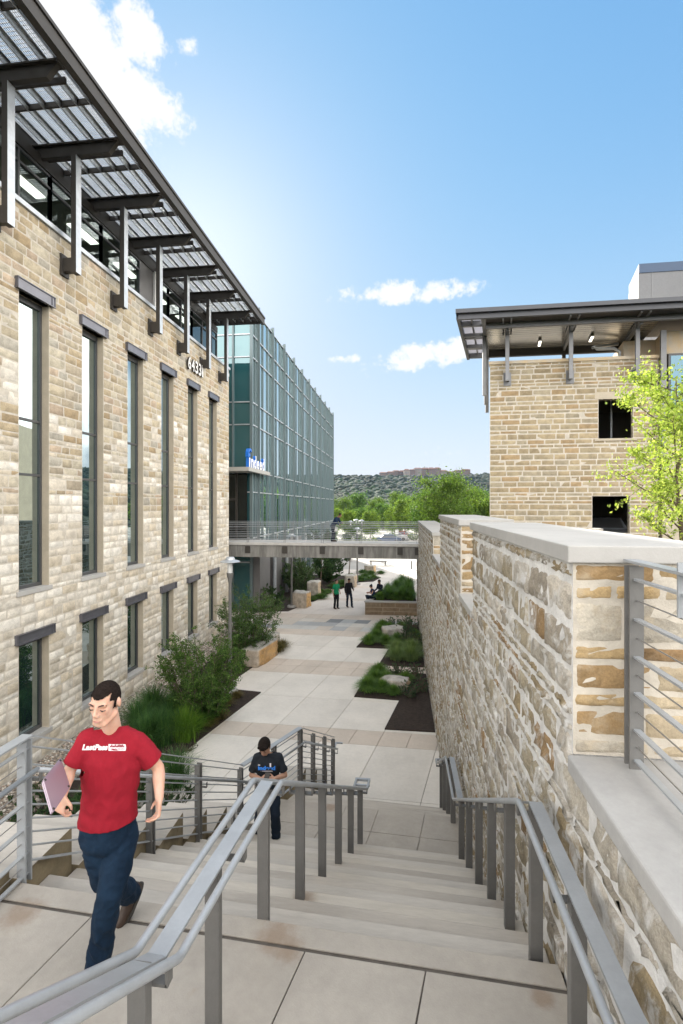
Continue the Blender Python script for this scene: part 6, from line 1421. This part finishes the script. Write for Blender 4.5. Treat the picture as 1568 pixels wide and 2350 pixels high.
        if voxel < 0.01:
            for s_ in (-1, 1):
                e = MB(); e.tube([hp(s_ * 0.014, 0.0865, 0.022), hp(s_ * 0.032, 0.083, 0.029), hp(s_ * 0.050, 0.070, 0.024)], [0.0028 * k, 0.0042 * k, 0.0022 * k], 8); e.build('eyebrow', DARK, t, smooth=True)
                e = MB(); e.tube([hp(s_ * 0.019, 0.0795, -0.001), hp(s_ * 0.033, 0.0835, -0.004), hp(s_ * 0.047, 0.074, -0.001)], [0.002 * k, 0.0038 * k, 0.002 * k], 8); e.build('eye', DARK, t, smooth=True)
            e = MB(); e.tube([hp(-0.021, 0.0835, -0.064), hp(0, 0.0905, -0.0655), hp(0.021, 0.0835, -0.064)], [0.002 * k, 0.0042 * k, 0.002 * k], 8); e.build('mouth', LIP, t, smooth=True)
    sh_ob = None
    if shirt:
        S = Solid(); torso(S, 0.015 * wr)
        cuts = []
        for s_ in 'LR':
            a, b, c = J['sh' + s_], J['el' + s_], J['wr' + s_]
            if sleeve == 'short':
                m_ = a.lerp(b, 0.86); S.chain([a, m_], [0.060 * k, 0.058 * k]); cuts.append((a.lerp(b, 0.76), b - a, 0.095 * k))
            elif sleeve == 'long': S.chain([a, b, c], [0.066 * k, 0.052 * k, 0.043 * k]); cuts.append((b.lerp(c, 0.97), c - b, 0.10 * k))
        def post(bm):
            for c_ in cuts: cut_near(bm, *c_)
            cut_near(bm, J['pelvis'] - up * shirt_hem, -up, 0.45 * k)
            nb = J['neck'] + up * 0.012 * k + front * 0.012 * k
            cut_near(bm, J['neck'] + up * 0.002 * k - front * 0.01 * k, up * 1.0 - front * 0.42, 0.115 * k)
        sh_ob = link(S.mesh('shirt', voxel, 4, 0.010 * wr, 8, (1, 1, 0.7), post, seed=3), 'shirt', shirt, t)
        md = sh_ob.modifiers.new('s', 'SOLIDIFY'); md.thickness = 0.003; md.offset = -1
    S = Solid(); ax = J['neck'] - J['pelvis']; S.loft([(J['pelvis'] + ax * f, a_ * belly * k, b_ * belly * k) for f, a_, b_ in ((-0.24, .13, .09), (-0.18, .155, .108), (-0.10, .168, .117), (0, .167, .115), (.06, .160, .112), (.09, .150, .105))], B)
    S.ell(J['pelvis'] - up * 0.07 * k, (0.168 * k, 0.117 * k, 0.10 * k), B)
    for s_ in 'LR':
        a, b, c = J['hip' + s_], J['kn' + s_], J['an' + s_]
        S.chain([a, a.lerp(b, 0.5), b, b.lerp(c, 0.45), c + (c - b).normalized() * 0.02], [0.094 * k, 0.086 * k, 0.069 * k, 0.066 * k, 0.066 * k])
    def ppost(bm):
        for s_ in 'LR': cut_near(bm, J['an' + s_] + (J['an' + s_] - J['kn' + s_]).normalized() * 0.028 * k, J['an' + s_] - J['kn' + s_], 0.12 * k)
    po = link(S.mesh('jeans', voxel, 4, 0.011 * wr, 9, (1, 1, 0.9), ppost, seed=9), 'jeans', pants or DENIM, t)
    for s_ in 'LR':
        c = J['an' + s_]; d = v3(shoe_dirs[s_]).normalized() if shoe_dirs else Vector((front.x, front.y, 0)).normalized(); un = Vector((0, 0, 1)); un = (un - d * un.dot(d)).normalized()
        S = Solid(); S.cap(c - un * 0.015 * k - d * 0.03 * k, c - un * 0.045 * k + d * 0.10 * k, 0.042 * k, 0.036 * k); S.cap(c - un * 0.045 * k + d * 0.08 * k, c - un * 0.050 * k + d * 0.165 * k, 0.040 * k, 0.032 * k); S.cap(c, c - un * 0.04 * k - d * 0.035 * k, 0.040 * k, 0.038 * k)
        def spost(bm, c=c, un=un): cut_near(bm, c + un * 0.045 * k, un, 0.3)
        link(S.mesh('shoe', min(voxel, .008), 3, post=spost), 'shoe', shoe or LEATHER, t)
        sd = d.cross(un); P = []
        for i in range(20):
            a = 2 * math.pi * i / 20; l_ = 0.135 * k * math.cos(a) + 0.058 * k; P.append(c + d * l_ + sd * 0.043 * k * math.sin(a) * (1.0 if math.cos(a) > 0 else 0.85) - un * 0.086 * k)
        m_ = MB(); n = 20; m_.add([tuple(p) for p in P] + [tuple(p + un * 0.024 * k) for p in P], [tuple(range(n))[::-1], tuple(range(n, 2 * n))] + [(i, (i + 1) % n, n + (i + 1) % n, n + i) for i in range(n)]); m_.build('shoe_sole', mat('sole', (0.05, 0.045, 0.04), 0.8) if 'sole' not in bpy.data.materials else bpy.data.materials['sole'], t)
    return t, sh_ob, front, up, side
def stick_on(ob, shirt_ob, direction, off=0.0025):
    """lay a flat print on the cloth"""
    bm = bmesh.new(); bm.from_mesh(shirt_ob.data); bm.transform(Matrix.Translation(origin(shirt_ob))); bv = BVHTree.FromBMesh(bm); bm.free()
    o3 = origin(ob); me = ob.data
    bm = bmesh.new(); bm.from_mesh(me); bmesh.ops.triangulate(bm, faces=bm.faces[:]); 
    for _ in range(2): bmesh.ops.subdivide_edges(bm, edges=[e for e in bm.edges if e.calc_length() > 0.012], cuts=1)
    for v in bm.verts:
        p = v.co + o3; h, n_, i, dd = bv.ray_cast(p - direction * 0.3, direction)
        if h is not None: v.co = h - direction * off - o3
    bm.to_mesh(me); bm.free()
# the man in the red shirt
T_ = lambda u, v, t: at(u, v, t)
Jm = dict(pelvis=T_(249, 1893, 2.96), neck=T_(259, 1672, 2.97), head=T_(242, 1611, 2.87), shL=T_(311, 1701, 3.00), elL=T_(364, 1762, 3.04), wrL=T_(366, 1832, 2.95), shR=T_(200, 1698, 2.89), elR=T_(160, 1768, 2.86), wrR=T_(144, 1822, 2.70),
          hipL=T_(281, 1915, 2.99), knL=T_(251, 2052, 2.84), anL=T_(225, 2205, 2.86), hipR=T_(222, 1912, 2.94), knR=T_(238, 2018, 2.96), anR=T_(297, 2050, 3.32))
man, shirt_o, fr, up_, sd_ = person('walking man in a red printed shirt and blue jeans carrying a laptop', (Jm['anL'].x, Jm['anL'].y, lz), Jm, (0.02, -0.96, -0.13), (0.05, -0.1, 1), head_k=1.09, shirt=fabric('red_cotton', (0.27, 0.010, 0.022)), pants=DENIM, shoe=LEATHER,
     hair='short', hair_mat=mat('buzz_hair', (0.022, 0.016, 0.014), 0.95, spec=0.05, var=0.4, vscale=80, bump=0.4, bscale=300), voxel=0.0075, shirt_hem=-0.035, curlL=0.75, curlR=0.8, k=1.0, belly=0.97,
     handL=((-0.03, -0.1, -1), (-0.6, -0.5, 0), 1), handR=((-0.1, -0.15, -1), (0.3, 1, -0.1), 1), shoe_dirs={'L': (-0.35, -0.9, -0.1), 'R': (-0.25, -0.62, -0.75)})
WH = mat('shirt_print_white', (0.72, 0.66, 0.68), 0.8)
nrm = -Vector((fr.x, fr.y, fr.z)).normalized()                       # towards the cloth
c0 = T_(187, 1721, 2.76); c1 = T_(291, 1721, 2.76); ux = (c1 - c0).normalized(); uz = ux.cross((c1 - c0).cross(Vector((0, 0, 1)))).normalized(); uz = Vector((0, 0, 1)); uy = ux.cross(uz)
def MX(p, x_, z_, y_): return Matrix(((x_.x, z_.x, y_.x, p.x), (x_.y, z_.y, y_.y, p.y), (x_.z, z_.z, y_.z, p.z), (0, 0, 0, 1)))
wd = (c1 - c0).length
dirn = ((c0 + c1) / 2 - Vector((0, 0, CZ))).normalized()
x0 = text_mesh('shirt_print', 'LastPass', 0.031, 0.001, MX(c0, ux, uz, -uy), WH, man, bold=0.045, width=wd * 0.585, shear=0.25); stick_on(x0, shirt_o, dirn)
pb = MB(); A0 = c0 + ux * wd * 0.60; pb.add([A0 - uz * .006, A0 + ux * wd * .40 - uz * .006, A0 + ux * wd * .415 + uz * .014, A0 + ux * wd * .40 + uz * .034, A0 + uz * .034], [(0, 1, 2, 3, 4)])
x1 = pb.build('shirt_print', WH, man); stick_on(x1, shirt_o, dirn)
x2 = text_mesh('shirt_print', '****', 0.050, 0.001, MX(A0 + ux * 0.008 - uz * 0.022, ux, uz, -uy), fabric('red_print', (0.27, 0.010, 0.022)), man, bold=0.03, width=wd * 0.34); stick_on(x2, shirt_o, dirn, 0.005)
# laptop in his right hand
a, b, c = T_(137, 1741, 2.84), T_(159, 1809, 2.70), T_(119, 1869, 2.47); d = a + (c - b); n_ = (b - a).cross(c - b).normalized() * 0.009
lp_ = thing('laptop', 'closed silver mauve laptop held in the hand of the red shirted man', 'laptop', tuple(b))
def rr_(k): return [p.lerp(q, f) for p, q, f in ((a, b, .04), (a, b, .96), (b, c, .04), (b, c, .96), (c, d, .04), (c, d, .96), (d, a, .04), (d, a, .96))]
m_ = MB(); P8 = rr_(0); n8 = len(P8); m_.add([tuple(p - n_) for p in P8] + [tuple(p - n_ * 0.1) for p in P8], [tuple(range(n8))[::-1], tuple(range(n8, 2 * n8))] + [(i, (i + 1) % n8, n8 + (i + 1) % n8, n8 + i) for i in range(n8)]); m_.build('base', mat('laptop_shell', (0.36, 0.29, 0.34), 0.35, 0.6), lp_)
m_ = MB(); m_.add([tuple(p + n_ * 0.1) for p in P8] + [tuple(p + n_ * 0.9) for p in P8], [tuple(range(n8))[::-1], tuple(range(n8, 2 * n8))] + [(i, (i + 1) % n8, n8 + (i + 1) % n8, n8 + i) for i in range(n8)]); m_.build('lid', mat('laptop_lid', (0.38, 0.31, 0.37), 0.35, 0.6), lp_)
cen = (a + c) / 2
for p in (a, b, c, d):
    q = p.lerp(cen, 0.13)
    for s_ in (1, -1): MB().tube([q + n_ * s_ * 0.9, q + n_ * s_ * 1.25], 0.007, 10).build('rubber_foot', MT['metal_dark'], lp_)
# the man looking at his phone
T2 = lambda u, v, t: at(u, v, t * 0.959)
Jp = dict(pelvis=T2(616, 1806, 7.30), neck=T2(613, 1729, 7.26), head=T2(607, 1713, 7.16), shL=T2(640, 1737, 7.28), elL=T2(655, 1779, 7.28), wrL=T2(630, 1787, 7.04), shR=T2(590, 1739, 7.26), elR=T2(577, 1779, 7.26), wrR=T2(597, 1787, 7.04),
          hipL=T2(627, 1810, 7.30), knL=T2(632, 1868, 7.20), anL=T2(635, 1928, 7.28), hipR=T2(604, 1810, 7.30), knR=T2(598, 1862, 7.13), anR=T2(590, 1905, 7.40))
z_ = mz + rise
m2_, sh2, fr2, up2, sd2 = person('man in a dark printed shirt on the stairs looking down at his hands', (Jp['anL'].x, Jp['anL'].y, z_), Jp, (-0.05, -0.88, -0.62), (0, -0.5, 0.9), shirt=fabric('charcoal_cotton', (0.018, 0.022, 0.028)), pants=DENIM_D, shoe=mat('grey_suede', (0.13, 0.11, 0.095), 0.9),
     hair='thick', skin=SKIN2, voxel=0.0095, shirt_hem=0.02, curlL=0.9, curlR=0.9, k=0.98, head_k=1.1, handL=((-1, -0.15, 0.05), (0, -0.2, 1), 1), handR=((1, -0.15, 0.05), (0, -0.2, 1), -1), shoe_dirs={'L': (0.15, -1, -0.15), 'R': (-0.1, -1, -0.3)})
c0 = T2(592, 1767, 7.05); c1 = T2(633, 1767, 7.05); ux = (c1 - c0).normalized(); uz = Vector((0, 0, 1)); uy = ux.cross(uz); BL = mat('print_blue', (0.03, 0.22, 0.75), 0.8); dirn = ((c0 + c1) / 2 - Vector((0, 0, CZ))).normalized()
x = text_mesh('shirt_print', 'indeed', 0.052, 0.001, MX(c0, ux, uz, -uy), BL, m2_, bold=0.05, width=(c1 - c0).length * 0.98); stick_on(x, sh2, dirn)
pb = MB(); q = c0 + ux * (c1 - c0).length * 0.66 + uz * 0.04; pb.quad(q, q + ux * .022, q + ux * .022 + uz * .055, q + uz * .055); pb.quad(c0 + uz * .062 + ux * .0, c0 + uz * .062 + ux * .03, c0 + uz * .075 + ux * .03, c0 + uz * .075); x = pb.build('shirt_print', WH, m2_); stick_on(x, sh2, dirn)
pb = MB(); q = c0 - uz * 0.022 + ux * .04; pb.quad(q, q + ux * .17, q + ux * .17 + uz * .007, q + uz * .007); x = pb.build('shirt_print', WH, m2_); stick_on(x, sh2, dirn)
q = T2(613, 1783, 6.98); ph = thing('phone', 'small dark phone held by the man in the dark printed shirt', 'phone', tuple(q)); MB().hexa([(q.x - .036, q.y - .07, q.z - .03), (q.x + .036, q.y - .07, q.z - .03), (q.x + .036, q.y + .05, q.z + .03), (q.x - .036, q.y + .05, q.z + .03)], [(q.x - .036, q.y - .075, q.z - .022), (q.x + .036, q.y - .075, q.z - .022), (q.x + .036, q.y + .045, q.z + .038), (q.x - .036, q.y + .045, q.z + .038)]).build('body', MT['metal_dark'], ph, bevel=0.003)
# distant figures built on a common skeleton (metres, figure faces heading)
def figure(label, base, h, heading, P, hf, hu=(0, 0, 1), **k):
    s_ = h / 1.78; c_, sn = math.cos(heading), math.sin(heading)
    def W(p): x, y, z = p; return Vector((base[0] + (x * c_ - y * sn) * s_, base[1] + (x * sn + y * c_) * s_, base[2] + z * s_))
    D_ = dict(pelvis=(0, 0, .95), neck=(0, .01, 1.47), head=(0, -.03, 1.64), shL=(.17, 0, 1.42), elL=(.24, .03, 1.13), wrL=(.25, -.06, .88), shR=(-.17, 0, 1.42), elR=(-.24, .03, 1.13), wrR=(-.25, -.06, .88),
              hipL=(.09, 0, .93), knL=(.10, -.02, .52), anL=(.11, .03, .09), hipR=(-.09, 0, .93), knR=(-.10, -.02, .52), anR=(-.11, .03, .09)); D_.update(P)
    J = {a: W(b) for a, b in D_.items()}
    f = W((hf[0], hf[1], 0)) - W((0, 0, 0)); f.z = hf[2]
    return person(label, base, J, f, hu, k=s_, voxel=0.014, **k)
# heading 0: faces -Y (towards the stairs); +X is the figure's left
g0 = at(772, 1397, 6.3 * 1100 / 237)
t3, sh3, *_ = figure('standing person in a bright green shirt and black jeans on the plaza', (g0.x, g0.y, 0), 1.80, 0.75, dict(wrL=(.20, -.12, .98), elL=(.25, .06, 1.14)), (0.3, -1, 0.35), shirt=fabric('green_cotton', (0.015, 0.26, 0.12)), pants=fabric('black_jeans', (0.012, 0.013, 0.016)), shoe=LEATHER, skin=SKIN2, hair='short', shirt_hem=0.06)
g0 = at(801, 1393, 6.3 * 1100 / 233)
figure('standing person in a black jacket beside the green shirted person', (g0.x, g0.y, 0), 1.80, 0.55, dict(anL=(.14, -.12, .09), knL=(.12, -.12, .52), wrL=(.20, -.22, 1.10), elL=(.25, .02, 1.14), knR=(-.09, .02, .52)), (0.3, -1, -0.3), shirt=fabric('black_wool', (0.012, 0.012, 0.015)), sleeve='long', pants=DENIM_D, shoe=LEATHER, skin=SKIN3, shirt_hem=0.12)
g0 = at(763, 1243, 26.2)
figure('person in a navy top leaning on the footbridge railing holding papers', (g0.x, 26.35, 4.28), 1.74, 1.25, dict(neck=(0, -.28, 1.40), head=(0, -.42, 1.52), shL=(.17, -.24, 1.34), shR=(-.17, -.24, 1.34), elL=(.22, -.32, 1.08), elR=(-.22, -.32, 1.08), wrL=(.12, -.50, 1.10), wrR=(-.12, -.42, 1.0), pelvis=(0, 0.02, .93)), (0, -1, -0.35), shirt=fabric('navy_knit', (0.012, 0.028, 0.065)), sleeve='long', pants=fabric('navy_trousers', (0.012, 0.018, 0.035)), shoe=LEATHER, skin=SKIN3, shirt_hem=0.10)
q = at(772, 1213, 26.0); o = MB().hexa([(q.x - .10, q.y - .01, q.z - .16), (q.x + .07, q.y - .06, q.z - .14), (q.x + .07, q.y - .05, q.z - .14), (q.x - .10, q.y, q.z - .16)], [(q.x - .05, q.y - .01, q.z + .12), (q.x + .10, q.y - .06, q.z + .10), (q.x + .10, q.y - .05, q.z + .10), (q.x - .05, q.y, q.z + .12)]).build('paper_sheets', MT['white']); tag(o, 'white paper sheets held by the person on the bridge', 'paper')
# the pair at the planter: one seated on its edge, one behind
g0 = (-1.55, 28.55, 0.79 - 0.42)
figure('seated woman with dark bun in a navy strap top on the planter edge', g0, 1.62, -1.15, dict(pelvis=(0, .05, .55), neck=(0, -.08, 1.06), head=(0, -.15, 1.22), shL=(.15, -.06, 1.02), shR=(-.15, -.06, 1.02), elL=(.2, -.16, .80), elR=(-.2, -.16, .80), wrL=(.10, -.36, .84), wrR=(-.10, -.36, .84),
       hipL=(.09, .0, .52), hipR=(-.09, 0, .52), knL=(.16, -.42, .60), knR=(-.16, -.42, .60), anL=(.05, -.30, .16), anR=(-.06, -.26, .16)), (0, -1, -0.5), shirt=fabric('navy_strap_top', (0.015, 0.03, 0.09)), sleeve='none', pants=DENIM_D, skin=SKIN2, hair='bun', shirt_hem=0.10)
q_ = (-1.15, 29.4, 0.79 - 0.42)
figure('man in a navy jacket seated behind the woman on the planter', q_, 1.80, -0.9, dict(pelvis=(0, .05, .55), neck=(0, -.05, 1.10), head=(0, -.10, 1.28), shL=(.18, -.04, 1.05), shR=(-.18, -.04, 1.05), elL=(.25, -.08, .80), elR=(-.25, -.08, .80), wrL=(.15, -.32, .72), wrR=(-.15, -.32, .72),
       hipL=(.09, .0, .52), hipR=(-.09, 0, .52), knL=(.16, -.44, .58), knR=(-.16, -.44, .58), anL=(.12, -.46, .12), anR=(-.12, -.46, .12)), (-0.2, -1, -0.2), shirt=fabric('navy_jacket', (0.012, 0.016, 0.032)), sleeve='long', pants=fabric('dark_trousers', (0.015, 0.016, 0.02)), skin=SKIN3, hair='short', shirt_hem=0.10)
